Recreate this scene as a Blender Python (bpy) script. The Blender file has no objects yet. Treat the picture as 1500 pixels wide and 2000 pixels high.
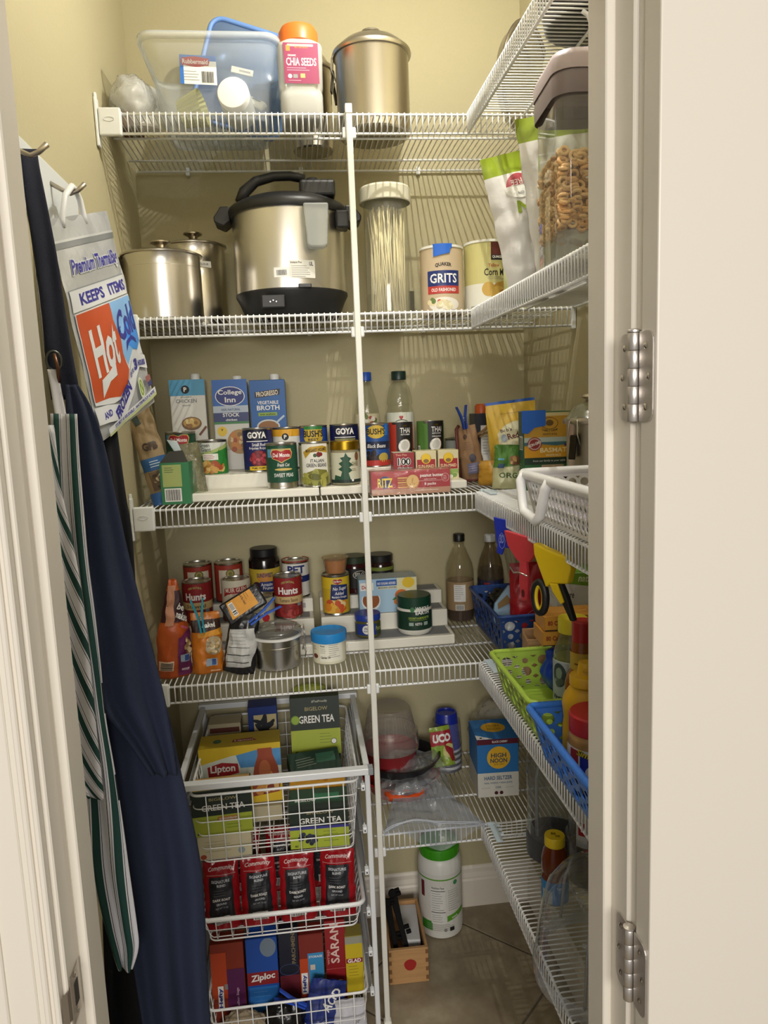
import bpy, bmesh, math, random
from mathutils import Vector, Matrix, noise
from math import sin, cos, pi, sqrt, radians

# ------------------------------------------------------------------ camera, world, lights, exposure
SC = bpy.context.scene
COL = SC.collection
SC.view_settings.view_transform = 'Standard'
SC.view_settings.look = 'None'
SC.view_settings.gamma = 1
SC.view_settings.use_curve_mapping = False
SC.view_settings.exposure = 0.0

def make_camera():
    yaw, pitch, roll, fpx = .1105, -.1432, -.0395, 1463.1
    f = Vector((sin(yaw)*cos(pitch), cos(yaw)*cos(pitch), sin(pitch)))
    r0 = Vector((cos(yaw), -sin(yaw), 0)); u0 = r0.cross(f)
    r = r0*cos(roll)+u0*sin(roll); u = u0*cos(roll)-r0*sin(roll)
    cd = bpy.data.cameras.new('camera'); cd.sensor_fit = 'VERTICAL'; cd.sensor_height = 32
    cd.lens = fpx/2000*32; cd.clip_start = .05
    co = bpy.data.objects.new('camera', cd); COL.objects.link(co)
    m = Matrix((r, u, -f)).transposed().to_4x4(); m.translation = Vector((-.1488, -1.7416, 1.5962))
    co.matrix_world = m
    SC.camera = co
make_camera()

w = bpy.data.worlds.new('world'); SC.world = w; w.use_nodes = True
w.node_tree.nodes['Background'].inputs[0].default_value = (1.0, .955, .90, 1)
w.node_tree.nodes['Background'].inputs[1].default_value = .27

def lamp(name, kind, loc, energy, color, rot=(0, 0, 0), **kw):
    ld = bpy.data.lights.new(name, kind); ld.energy = energy; ld.color = color
    for k, v in kw.items(): setattr(ld, k, v)
    lo = bpy.data.objects.new(name, ld); COL.objects.link(lo); lo.location = loc; lo.rotation_euler = rot
    return lo
# pantry ceiling bulb, and the kitchen ceiling light behind the photographer
lamp('pantry_ceiling_bulb', 'POINT', (.15, -.36, 2.68), 19, (1.0, .97, .90), shadow_soft_size=.005)
lamp('kitchen_ceiling_light', 'AREA', (-.3, -4.6, 2.3), 110, (1.0, .955, .89), rot=(radians(72), 0, radians(-4)), shape='RECTANGLE', size=1.6, size_y=.9)

# ------------------------------------------------------------------ helpers
random.seed(7)
def lin(h):
    h = h.lstrip('#'); out = []
    for i in (0, 2, 4):
        c = int(h[i:i+2], 16)/255
        out.append(c/12.92 if c <= .04045 else ((c+.055)/1.055)**2.4)
    return (*out, 1)
MATS = {}
def M(h, rough=.5, metal=0., bump=0, bscale=60, var=0, trans=0, spec=.5, name=None, aniso=0, stretch=None, sss=0):
    key = (h, rough, metal, bump, bscale, var, trans, spec, aniso, stretch, sss)
    if key in MATS: return MATS[key]
    m = bpy.data.materials.new(name or ('paint_'+h)); m.use_nodes = True
    nt = m.node_tree; b = nt.nodes['Principled BSDF']
    b.inputs['Base Color'].default_value = lin(h); b.inputs['Roughness'].default_value = rough
    b.inputs['Metallic'].default_value = metal; b.inputs['Specular IOR Level'].default_value = spec
    b.inputs['Transmission Weight'].default_value = trans
    if aniso: b.inputs['Anisotropic'].default_value = aniso
    if bump or var:
        tc = nt.nodes.new('ShaderNodeTexCoord'); n = nt.nodes.new('ShaderNodeTexNoise')
        n.inputs['Scale'].default_value = bscale; n.inputs['Detail'].default_value = 4
        src = tc.outputs['Object']
        if stretch:
            mp = nt.nodes.new('ShaderNodeMapping'); mp.inputs['Scale'].default_value = stretch
            nt.links.new(src, mp.inputs[0]); src = mp.outputs[0]
        nt.links.new(src, n.inputs['Vector'])
        if bump:
            bp = nt.nodes.new('ShaderNodeBump'); bp.inputs['Strength'].default_value = bump; bp.inputs['Distance'].default_value = .01
            nt.links.new(n.outputs['Fac'], bp.inputs['Height']); nt.links.new(bp.outputs[0], b.inputs['Normal'])
        if var:
            mx = nt.nodes.new('ShaderNodeMix'); mx.data_type = 'RGBA'
            c = lin(h); mx.inputs[6].default_value = (c[0]*(1-var), c[1]*(1-var), c[2]*(1-var), 1)
            mx.inputs[7].default_value = (min(1, c[0]*(1+var)), min(1, c[1]*(1+var)), min(1, c[2]*(1+var)), 1)
            nt.links.new(n.outputs['Fac'], mx.inputs[0]); nt.links.new(mx.outputs[2], b.inputs['Base Color'])
    MATS[key] = m
    return m
def clear(tint='ffffff', haze=.06, hazec='ffffff', gloss=.9, rough=.06, bump=0, bscale=40, name='clear_plastic'):
    key = ('clear', tint, haze, hazec, gloss, rough, bump, bscale)
    if key in MATS: return MATS[key]
    m = bpy.data.materials.new(name); m.use_nodes = True; nt = m.node_tree; nt.nodes.clear()
    out = nt.nodes.new('ShaderNodeOutputMaterial'); tr = nt.nodes.new('ShaderNodeBsdfTransparent'); tr.inputs[0].default_value = lin(tint)
    df = nt.nodes.new('ShaderNodeBsdfDiffuse'); df.inputs[0].default_value = lin(hazec)
    gl = nt.nodes.new('ShaderNodeBsdfGlossy'); gl.inputs['Roughness'].default_value = rough
    lw = nt.nodes.new('ShaderNodeLayerWeight'); lw.inputs['Blend'].default_value = .5; pw = nt.nodes.new('ShaderNodeMath'); pw.operation = 'POWER'; pw.inputs[1].default_value = 3.2
    m1 = nt.nodes.new('ShaderNodeMixShader'); m1.inputs[0].default_value = haze
    m2 = nt.nodes.new('ShaderNodeMixShader'); mu = nt.nodes.new('ShaderNodeMath'); mu.operation = 'MULTIPLY_ADD'; mu.inputs[1].default_value = gloss*.55; mu.inputs[2].default_value = .04*gloss
    L = nt.links.new
    L(tr.outputs[0], m1.inputs[1]); L(df.outputs[0], m1.inputs[2]); L(lw.outputs['Facing'], pw.inputs[0]); L(pw.outputs[0], mu.inputs[0]); L(mu.outputs[0], m2.inputs[0])
    L(m1.outputs[0], m2.inputs[1]); L(gl.outputs[0], m2.inputs[2]); L(m2.outputs[0], out.inputs[0])
    if bump:
        tc = nt.nodes.new('ShaderNodeTexCoord'); n = nt.nodes.new('ShaderNodeTexNoise'); n.inputs['Scale'].default_value = bscale; n.inputs['Detail'].default_value = 5
        bp = nt.nodes.new('ShaderNodeBump'); bp.inputs['Strength'].default_value = bump; bp.inputs['Distance'].default_value = .02
        L(tc.outputs['Object'], n.inputs['Vector']); L(n.outputs['Fac'], bp.inputs['Height']); L(bp.outputs[0], gl.inputs['Normal']); L(bp.outputs[0], lw.inputs['Normal'])
    MATS[key] = m
    return m

class MB:
    def __init__(s): s.v = []; s.f = []; s.m = []; s.sm = []; s.mats = []; s.uv = {}
    def mi(s, mat):
        if mat not in s.mats: s.mats.append(mat)
        return s.mats.index(mat)
    def add(s, vs, fs, mat, smooth=False, uvs=None):
        o = len(s.v); s.v += [tuple(v) for v in vs]; k = s.mi(mat)
        if uvs:
            for i, q in enumerate(uvs): s.uv[o+i] = q
        for f in fs: s.f.append([o+i for i in f]); s.m.append(k); s.sm.append(smooth)
        return s
    def box(s, c, d, mat, rot=None, bev=0, seg=2):
        bm = bmesh.new(); bmesh.ops.create_cube(bm, size=1, matrix=Matrix.Diagonal((*d, 1)))
        if bev: bmesh.ops.bevel(bm, geom=list(bm.edges), offset=bev, segments=seg, affect='EDGES', profile=.5)
        M4 = Matrix.Translation(c) @ (rot.to_4x4() if rot else Matrix())
        s.bm(bm, mat, M4, smooth=False)
        return s
    def bm(s, bm, mat, M4=Matrix(), smooth=False):
        bm.verts.ensure_lookup_table(); bm.verts.index_update()
        s.add([M4 @ v.co for v in bm.verts], [[v.index for v in f.verts] for f in bm.faces], mat, smooth); bm.free()
    def lathe(s, prof, mat, seg=32, c=(0, 0, 0), sharp=38, sx=1, sy=1, smooth=True, rot=None):
        runs = [[prof[0]]]
        for i in range(1, len(prof)):
            runs[-1].append(prof[i])
            if i < len(prof)-1:
                a = Vector((prof[i][0]-prof[i-1][0], prof[i][1]-prof[i-1][1])); b = Vector((prof[i+1][0]-prof[i][0], prof[i+1][1]-prof[i][1]))
                if a.length > 1e-7 and b.length > 1e-7 and a.angle(b) > radians(sharp): runs.append([prof[i]])
        C = Vector(c)
        for run in runs:
            vs = []; fs = []
            for (r, z) in run:
                for k in range(seg):
                    a = 2*pi*k/seg; p = Vector((r*sin(a)*sx, -r*cos(a)*sy, z))
                    if rot: p = rot @ p
                    vs.append(C+p)
            for i in range(len(run)-1):
                for k in range(seg):
                    k2 = (k+1) % seg
                    if run[i][0] < 1e-6 and run[i+1][0] < 1e-6: continue
                    if run[i][0] < 1e-6: fs.append([i*seg, (i+1)*seg+k2, (i+1)*seg+k])
                    elif run[i+1][0] < 1e-6: fs.append([i*seg+k, i*seg+k2, (i+1)*seg])
                    else: fs.append([i*seg+k, i*seg+k2, (i+1)*seg+k2, (i+1)*seg+k])
            s.add(vs, fs, mat, smooth)
        return s
    def tube(s, path, r, mat, seg=6, closed=False, cap=True):
        P = [Vector(p) for p in path]; n = len(P); R = r if isinstance(r, (list, tuple)) else [r]*n
        vs = []; fs = []; nrm = None
        for i in range(n):
            t = (P[(i+1) % n]-P[i-1]) if closed else (P[min(i+1, n-1)]-P[max(i-1, 0)])
            t.normalize()
            if nrm is None:
                nrm = t.orthogonal().normalized()
            else:
                nrm = nrm-t*nrm.dot(t)
                nrm = nrm.normalized() if nrm.length > 1e-6 else t.orthogonal().normalized()
            b = t.cross(nrm)
            for k in range(seg):
                a = 2*pi*k/seg; vs.append(P[i]+(nrm*cos(a)+b*sin(a))*R[i])
        for i in range(n if closed else n-1):
            j = (i+1) % n
            for k in range(seg):
                k2 = (k+1) % seg; fs.append([i*seg+k, i*seg+k2, j*seg+k2, j*seg+k])
        if cap and not closed: fs.append(list(range(seg))[::-1]); fs.append([(n-1)*seg+k for k in range(seg)])
        s.add(vs, fs, mat, True)
        return s
    def grid(s, fn, nu, nv, mat, closeu=False, smooth=True, uv=False):
        vs = []; fs = []; U = nu if closeu else nu+1; uvs = []
        for j in range(nv+1):
            for i in range(U):
                vs.append(fn(i/nu, j/nv)); uvs.append((i/nu, j/nv))
        for j in range(nv):
            for i in range(nu):
                i2 = (i+1) % U; fs.append([j*U+i, j*U+i2, (j+1)*U+i2, (j+1)*U+i])
        s.add(vs, fs, mat, smooth, uvs if uv else None)
        return s
    def prism(s, poly, d, mat, M4=Matrix(), bev=0):
        """2-D outline (x, z) pushed back by depth d along +y"""
        bm = bmesh.new(); vs = [bm.verts.new((p[0], 0, p[1])) for p in poly]; f = bm.faces.new(vs)
        r = bmesh.ops.extrude_face_region(bm, geom=[f])
        bmesh.ops.translate(bm, verts=[e for e in r['geom'] if isinstance(e, bmesh.types.BMVert)], vec=(0, d, 0))
        bmesh.ops.recalc_face_normals(bm, faces=bm.faces)
        if bev: bmesh.ops.bevel(bm, geom=list(bm.edges), offset=bev, segments=2, affect='EDGES', profile=.5)
        s.bm(bm, mat, M4); return s
    def mesh(s, name):
        me = bpy.data.meshes.new(name); me.from_pydata(s.v, [], s.f)
        for m in s.mats: me.materials.append(m)
        me.polygons.foreach_set('material_index', s.m); me.polygons.foreach_set('use_smooth', s.sm)
        if s.uv:
            ul = me.uv_layers.new(name='UVMap')
            for l in me.loops: ul.data[l.index].uv = s.uv.get(l.vertex_index, (0, 0))
        me.update(); return me
    def build(s, name, parent=None, loc=None, rot=None, kind=None):
        return link(name, s.mesh(name), parent, loc, rot, kind)

def link(name, data, parent=None, loc=None, rot=None, kind=None):
    o = bpy.data.objects.new(name, data); COL.objects.link(o)
    if parent: o.parent = parent
    if loc: o.location = loc
    if rot: o.rotation_euler = rot
    if kind: o['kind'] = kind
    return o
def tag(o, label, cat, group=None):
    o['label'] = label; o['category'] = cat
    if group: o['group'] = group
    return o
def thing(name, label, cat, loc=(0, 0, 0), rot=(0, 0, 0), group=None):
    if not isinstance(rot, (tuple, list)): rot = (0, 0, radians(rot))
    return tag(link(name, None, None, loc, rot), label, cat, group)
def struct(o): o['kind'] = 'structure'; return o

# ---- flat print: decal layers in label coordinates (u right, v up, metres), mapped onto a surface
TXT = {}
def text_geo(t, bold, shear):
    k = (t, bold, shear)
    if k in TXT: return TXT[k]
    cu = bpy.data.curves.new('lettering', 'FONT'); cu.body = t; cu.size = 1; cu.offset = bold; cu.shear = shear
    cu.resolution_u = 2; cu.fill_mode = 'FRONT'
    o = bpy.data.objects.new('lettering', cu); me = o.to_mesh()
    vs = [(v.co.x, v.co.y) for v in me.vertices]; fs = [list(p.vertices) for p in me.polygons]
    o.to_mesh_clear(); bpy.data.objects.remove(o); bpy.data.curves.remove(cu)
    x0 = min(v[0] for v in vs); x1 = max(v[0] for v in vs); y0 = min(v[1] for v in vs); y1 = max(v[1] for v in vs)
    TXT[k] = ([((v[0]-x0)/(x1-x0)-.5, (v[1]-y0)/(y1-y0)-.5) for v in vs], fs)
    return TXT[k]
class Print:
    def __init__(s): s.L = []
    def _a(s, vs, fs, mat): s.L.append((vs, fs, mat)); return s
    def R(s, u, v, w, h, mat, rot=0):
        return s._a([(u+x*cos(rot)-y*sin(rot), v+x*sin(rot)+y*cos(rot)) for x, y in ((-w/2, -h/2), (w/2, -h/2), (w/2, h/2), (-w/2, h/2))], [[0, 1, 2, 3]], mat)
    def E(s, u, v, w, h, mat, n=20, rot=0):
        p = [(w/2*cos(2*pi*k/n), h/2*sin(2*pi*k/n)) for k in range(n)]
        return s._a([(u+x*cos(rot)-y*sin(rot), v+x*sin(rot)+y*cos(rot)) for x, y in p], [list(range(n))], mat)
    def O(s, u, v, w, h, t, mat, n=24):
        p = []
        for k in range(n):
            a = 2*pi*k/n; p += [(u+w/2*cos(a), v+h/2*sin(a)), (u+(w/2-t)*cos(a), v+(h/2-t)*sin(a))]
        return s._a(p, [[2*k, (2*k+2) % (2*n), (2*k+3) % (2*n), 2*k+1] for k in range(n)], mat)
    def P(s, pts, mat): return s._a(list(pts), [list(range(len(pts)))], mat)
    def T(s, t, u, v, w, h, mat, bold=.02, shear=0, rot=0, arc=0):
        vs, fs = text_geo(t, bold, shear); o = []
        for x, y in vs:
            x *= w; y *= h
            if arc: y += arc*(1-(2*x/w)**2)
            o.append((u+x*cos(rot)-y*sin(rot), v+x*sin(rot)+y*cos(rot)))
        return s._a(o, fs, mat)
    def bars(s, u, v, w, h, mat=None, bg=None, n=18, seed=1, rot=0):
        rr = random.Random(seed)
        if bg: s.R(u, v, w*1.15, h*1.2, bg, rot)
        x = -w/2; ws = [rr.choice((.5, .5, 1, 1.5)) for _ in range(n)]; k = w/(sum(ws)*2)
        for q in ws:
            cx = x+q*k/2; s.R(u+cx*cos(rot), v+cx*sin(rot), q*k, h, mat or M('151515'), rot); x += 2*q*k
        return s
    def lines(s, u, v, w, dv, n, mat, t=.0012, seed=3, rot=0):
        rr = random.Random(seed)
        for i in range(n):
            ww = w*rr.uniform(.6, 1); off = -(w-ww)/2
            s.R(u+off*cos(rot)+i*dv*sin(rot), v+off*sin(rot)-i*dv*cos(rot), ww, t, mat, rot)
        return s
    def blobs(s, u, v, w, h, mats, n, size, seed=1, asp=1):
        rr = random.Random(seed)
        for i in range(n):
            a = rr.uniform(0, 2*pi); q = sqrt(rr.random())
            z = size*rr.uniform(.6, 1.3); s.E(u+w/2*q*cos(a), v+h/2*q*sin(a), z*asp, z, mats[i % len(mats)], 9, rr.uniform(0, 3))
        return s
    def draw(s, mb, fn, su=None, sv=None, o0=.0004, do=.00006):
        for li, (vs, fs, mat) in enumerate(s.L):
            bm = bmesh.new(); bv = [bm.verts.new((x, y, 0)) for x, y in vs]
            for f in fs:
                try: bm.faces.new([bv[i] for i in f])
                except ValueError: pass
            if su or sv: bmesh.ops.triangulate(bm, faces=[f for f in bm.faces if len(f.verts) > 4])
            for ax, st in ((0, su), (1, sv)):
                if not st: continue
                lo = min(p[ax] for p in vs); hi = max(p[ax] for p in vs); k = math.ceil(lo/st+1e-6)
                while k*st < hi-1e-6:
                    co = [0, 0, 0]; no = [0, 0, 0]; co[ax] = k*st; no[ax] = 1
                    bmesh.ops.bisect_plane(bm, geom=list(bm.verts)+list(bm.edges)+list(bm.faces), plane_co=co, plane_no=no); k += 1
            bm.verts.index_update(); o = o0+li*do
            mb.add([fn(v.co.x, v.co.y, o) for v in bm.verts], [[v.index for v in f.verts] for f in bm.faces], mat, False); bm.free()
def on_plane(org, X=(1, 0, 0), Z=(0, 0, 1)):
    X = Vector(X).normalized(); Z = Vector(Z).normalized(); N = X.cross(Z); org = Vector(org)
    return lambda u, v, o: org+X*u+Z*v+N*o
def on_cyl(r, c=(0, 0, 0), k=1.0):
    return lambda u, v, o: Vector((c[0]+(r+o)*sin(u/r), c[1]-(r+o)*cos(u/r), c[2]+v))
def on_taper(prof):  # prof: function z -> r
    return lambda u, v, o: Vector(((prof(v)+o)*sin(u/prof(v)), -(prof(v)+o)*cos(u/prof(v)), v))

# ---- common palette
WHITE = M('f2f0ec', .45); WIRE = M('f0f1f2', .32, name='white_vinyl_wire'); BLACK = M('141414', .45); INK = M('1b1b1b', .6)
TIN = M('c9c6bf', .28, 1.0, name='tin'); STEEL = M('b9b2a4', .30, 1.0, bump=.03, bscale=30, stretch=(40, 40, .6), name='brushed_steel')
CREAM = M('e8e2d0', .5); RED = M('b3202a', .45); DKGREEN = M('17432f', .45); NAVY = M('1a2d6b', .45); BLUE = M('2f6fc4', .45); YEL = M('e7c32a', .45)
GREEN = M('2f7d3c', .45); BROWN = M('6b4526', .55); GREY = M('8c8c8a', .5); ORANGE = M('d9662b', .45); KRAFT = M('9b7a55', .7); PAPER = M('efeeea', .6)
TAPE = M('1f63c9', .55, name='blue_tape'); GOLD = M('b9962f', .3, 1.0)
# ------------------------------------------------------------------ the room
XL, XR, YB, YF, ZC = -.536, .515, .409, -.88, 2.74
YW = -.995            # room face of the front wall
def wall_mat(name, c, var=.035):
    return M(c, .75, bump=.06, bscale=180, var=var, name=name)
WALL = wall_mat('cream_wall', 'b9b08d')
KWALL = wall_mat('kitchen_wall', 'd6cfbb')
TRIM = M('e6dfd2', .38, bump=.015, bscale=40, name='trim_paint')
CEIL = M('eceae4', .8, name='ceiling_paint')
t = .1
struct(MB().box(((XL+XR)/2, YB+t/2, ZC/2), (XR-XL+2*t, t, ZC), WALL).build('wall_back'))
struct(MB().box((XL-t/2, (YB+YF)/2, ZC/2), (t, YB-YF, ZC), WALL).build('wall_left'))
struct(MB().box((XR+t/2, (YB+YF)/2, ZC/2), (t, YB-YF, ZC), WALL).build('wall_right'))
struct(MB().box(((XL+XR)/2, (YB+YW)/2-.4, ZC+.05), (3.4, YB-YW+2.0, .1), CEIL).build('ceiling'))
# front wall with the doorway
JL, JR, DH = -.421, .195, 2.06
fw = MB()
for x0, x1, z0, z1 in ((-1.9, JL-.018, 0, ZC), (JR+.018, 1.9, 0, ZC), (JL-.018, JR+.018, DH+.02, ZC)):
    fw.box(((x0+x1)/2, (YF+YW)/2, (z0+z1)/2), (x1-x0, YF-YW, z1-z0), KWALL)
struct(fw.build('wall_front'))

# floor: grout bed with tiles laid on the diagonal
GROUT = M('7d7263', .85, bump=.1, bscale=200, name='grout')
fl = struct(MB().box((0, -.75, -.03), (4.0, 2.6, .06), GROUT).build('floor'))
def tile_mat():
    m = bpy.data.materials.new('stone_tile'); m.use_nodes = True; nt = m.node_tree; b = nt.nodes['Principled BSDF']
    tc = nt.nodes.new('ShaderNodeTexCoord'); oi = nt.nodes.new('ShaderNodeObjectInfo'); va = nt.nodes.new('ShaderNodeVectorMath'); va.operation = 'ADD'
    n = nt.nodes.new('ShaderNodeTexNoise'); n.inputs['Scale'].default_value = 7; n.inputs['Detail'].default_value = 8; n.inputs['Roughness'].default_value = .62
    cr = nt.nodes.new('ShaderNodeValToRGB'); e = cr.color_ramp.elements
    e[0].position = .3; e[0].color = lin('7b6d5a'); e[1].position = .72; e[1].color = lin('b0a48c')
    x = cr.color_ramp.elements.new(.5); x.color = lin('948770')
    L = nt.links.new
    L(tc.outputs['Object'], va.inputs[0]); L(oi.outputs['Location'], va.inputs[1]); L(va.outputs[0], n.inputs['Vector']); L(n.outputs['Fac'], cr.inputs[0]); L(cr.outputs[0], b.inputs['Base Color'])
    bp = nt.nodes.new('ShaderNodeBump'); bp.inputs['Strength'].default_value = .12; L(n.outputs['Fac'], bp.inputs['Height']); L(bp.outputs[0], b.inputs['Normal'])
    b.inputs['Roughness'].default_value = .42
    return m
TILE = tile_mat()
ts = .43; tme = MB().box((0, 0, .003), (ts-.006, ts-.006, .006), TILE, bev=.0015, seg=1).mesh('tile')
a0 = radians(-44); o0 = Vector((.505, .100, 0))     # a joint crossing under the right-hand shelves
ux = Vector((cos(a0), sin(a0), 0)); uy = Vector((-sin(a0), cos(a0), 0))
for i in range(-6, 6):
    for j in range(-6, 6):
        c = o0+ux*(i+.5)*ts+uy*(j+.5)*ts
        if abs(c.x) < 1.5 and -1.9 < c.y < .62:
            link('tile', tme, fl, (c.x, c.y, 0), (0, 0, a0))

# baseboards: two-step profile
def baseboard(name, p0, p1, inward):
    p0 = Vector(p0); p1 = Vector(p1); n = Vector(inward); mb = MB()
    prof = [(0, 0), (.013, 0), (.013, .088), (.010, .094), (.010, .100), (.006, .112), (.006, .125), (.003, .132), (0, .134)]
    for (a, za), (b, zb) in zip(prof[:-1], prof[1:]):
        mb.add([p0+n*a+Vector((0, 0, za)), p1+n*a+Vector((0, 0, za)), p1+n*b+Vector((0, 0, zb)), p0+n*b+Vector((0, 0, zb))], [[0, 1, 2, 3]], TRIM)
    return struct(mb.build(name))
baseboard('baseboard_back', (XL, YB, .006), (XR, YB, .006), (0, -1, 0))
baseboard('baseboard_right', (XR, YB, .006), (XR, YF, .006), (-1, 0, 0))
baseboard('baseboard_left', (XL, YF, .006), (XL, YB, .006), (1, 0, 0))

# door frame: jambs with stop, casing with beads
def vstrip(mb, x0, x1, y0, y1, z1=DH, bev=.0015):
    mb.box(((x0+x1)/2, (y0+y1)/2, z1/2), (abs(x1-x0), abs(y1-y0), z1), TRIM, bev=bev, seg=1)
def jamb(name, xf, s):   # s = +1: jamb stands to the right of the opening
    mb = MB(); vstrip(mb, xf, xf+s*.018, YW, YF); j = struct(mb.build(name))
    mb = MB(); vstrip(mb, xf-s*.011, xf, -.906, -.954, DH-.01); mb.build('door_stop', j)
    mb = MB()                                        # casing on the room face, built up in steps
    xc = xf+s*.005
    for a, b, d in ((.0012, .0608, .010), (.0, .006, .014), (.010, .016, .0145), (.022, .052, .0125), (.050, .062, .0165)):
        vstrip(mb, xc+s*a, xc+s*b, YW-d, YW, DH+.03)
    mb.build('casing', j)
    return j
jl = jamb('trim_1', JL, -1); jr = jamb('trim_2', JR, 1)
hd = MB(); hd.box(((JL+JR)/2, (YW+YF)/2, DH+.009), (JR-JL+.036, YF-YW, .018), TRIM); hd.box(((JL+JR)/2, YW-.006, DH+.045), (JR-JL+.14, .012, .06), TRIM)
struct(hd.build('trim_3'))
# strike plate on the latch-side jamb
STRIKE = M('c4bcb2', .34, .9, name='satin_nickel')
sp = MB(); zc = .98
sp.box((JL+.001, -.977, zc), (.002, .030, .056), STRIKE, bev=.0008, seg=1)
lip = [(JL+.001, -.992), (JL+.0005, -1.000), (JL-.004, -1.006)]
for (x0, y0), (x1, y1) in zip(lip[:-1], lip[1:]):
    sp.add([(x0, y0, zc-.02), (x1, y1, zc-.016), (x1, y1, zc+.016), (x0, y0, zc+.02)], [[0, 1, 2, 3]], STRIKE)
stp = sp.build('strike_plate', jl)
MB().box((JL+.0022, -.976, zc), (.0006, .011, .026), M('2a2622', .6)).build('latch_hole', stp)
for dz in (-.021, .021): MB().lathe([(0, .0012), (.0028, .0009), (.0033, 0)], M('b9b2a8', .25, 1.0), 10, (JL+.002, -.977, zc+dz), rot=Matrix.Rotation(pi/2, 3, 'Y')).build('screw', stp)

# the open door (swung right round against the wall) with its hinges
DX, DY0, DY1 = .197, -1.046, -1.0125
DOORM = M('e3dccf', .36, bump=.03, bscale=25, name='door_paint')
dr = struct(MB().box((DX+.305, (DY0+DY1)/2, 1.02), (.61, DY1-DY0, 2.03), DOORM, bev=.0018, seg=2).build('door_1'))
HNG = M('d2ccc6', .38, .9, bump=.03, bscale=90, name='hinge_metal')
def leaf(y0, y1, zc, h, x, s, mb):
    r = .012; pts = []
    def arc(cy, cz, a0, a1):
        for k in range(5):
            a = a0+(a1-a0)*k/4; pts.append((cy+r*cos(a), cz+r*sin(a)))
    if s > 0:   # rounded corners on the +y side (jamb leaf)
        pts += [(y0, zc-h/2)]; arc(y1-r, zc-h/2+r, -pi/2, 0); arc(y1-r, zc+h/2-r, 0, pi/2); pts += [(y0, zc+h/2)]
    else:
        pts += [(y1, zc+h/2)]; arc(y0+r, zc+h/2-r, pi/2, pi); arc(y0+r, zc-h/2+r, pi, 1.5*pi); pts += [(y1, zc-h/2)]
    mb.add([(x, y, z) for y, z in pts]+[(x-.0016, y, z) for y, z in pts], [list(range(len(pts)))[::-1], [len(pts)+i for i in range(len(pts))]]+[[i, (i+1) % len(pts), len(pts)+(i+1) % len(pts), len(pts)+i] for i in range(len(pts))], HNG)
def screws(x, ys, zs, par):
    for y, z in zip(ys, zs):
        MB().lathe([(0, .0016), (.0022, .0014), (.0036, .0002)], M('c4beb6', .2, 1.0), 10, (x-.0016, y, z), rot=Matrix.Rotation(-pi/2, 3, 'Y')).build('screw', par)
for i, zc in enumerate((1.613, .955)):
    h = tag(link('door_hinge', None, None, (0, 0, 0)), ['satin nickel butt hinge with oval leaves, higher on the open door', 'satin nickel butt hinge, lower one on the open door'][i], 'hinge', 'hinges of the open door')
    mb = MB(); leaf(-.9985, -.970, zc, .089, JR-.0003, 1, mb); lf = mb.build('leaf', h)
    screws(JR-.0003, (-.982, -.977, -.982), (zc+.030, zc, zc-.030), lf)
    mb = MB(); leaf(-1.041, -1.0125, zc, .089, DX-.0003, -1, mb); lf = mb.build('leaf', h)
    screws(DX-.0003, (-1.026, -1.032, -1.026), (zc+.030, zc, zc-.030), lf)
    for k in range(5):
        MB().lathe([(0, 0), (.0058, 0), (.0062, .0006), (.0062, .0168), (.0058, .0174), (0, .0174)], HNG, 18, (JR-.0025, -1.0055, zc-.0445+k*.0178)).build('knuckle', h)
    MB().lathe([(0, 0), (.0066, 0), (.0066, .002), (.004, .0034), (0, .0036)], HNG, 18, (JR-.0025, -1.0055, zc+.0446)).build('pin_head', h)

# ------------------------------------------------------------------ wire shelving
HS = {1: 2.23, 2: 1.805, 3: 1.38, 4: .958, 5: .528}
LIP, XC, BD, PITCH, WR, RR = .044, .266, .400, .0132, .0015, .0029
bw = MB().tube([(0, BD, 0), (0, .006, 0), (0, .0005, -.001), (0, -.002, -.005), (0, -.002, -LIP+.001)], WR, WIRE, 6).mesh('wire')
rw = MB().tube([(XR-XC-.004, 0, 0), (.006, 0, 0), (.0005, 0, -.001), (-.002, 0, -.005), (-.002, 0, -LIP+.001)], WR, WIRE, 6).mesh('wire')
ORD = {1: 'top', 2: 'second', 3: 'middle', 4: 'fourth', 5: 'lowest'}
WHAT = {1: 'holding the clear tub and steel canister', 2: 'holding the pressure cooker', 3: 'holding cartons and canned vegetables', 4: 'holding tomato cans and risers', 5: 'holding the seltzer box'}
RWHAT = {1: 'with a round pan standing on it', 2: 'holding the cereal container', 3: 'holding the white basket', 4: 'holding the green and blue baskets', 5: 'holding pitchers and honey'}
BRK = M('eceeee', .4, name='white_bracket_plastic')
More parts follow.
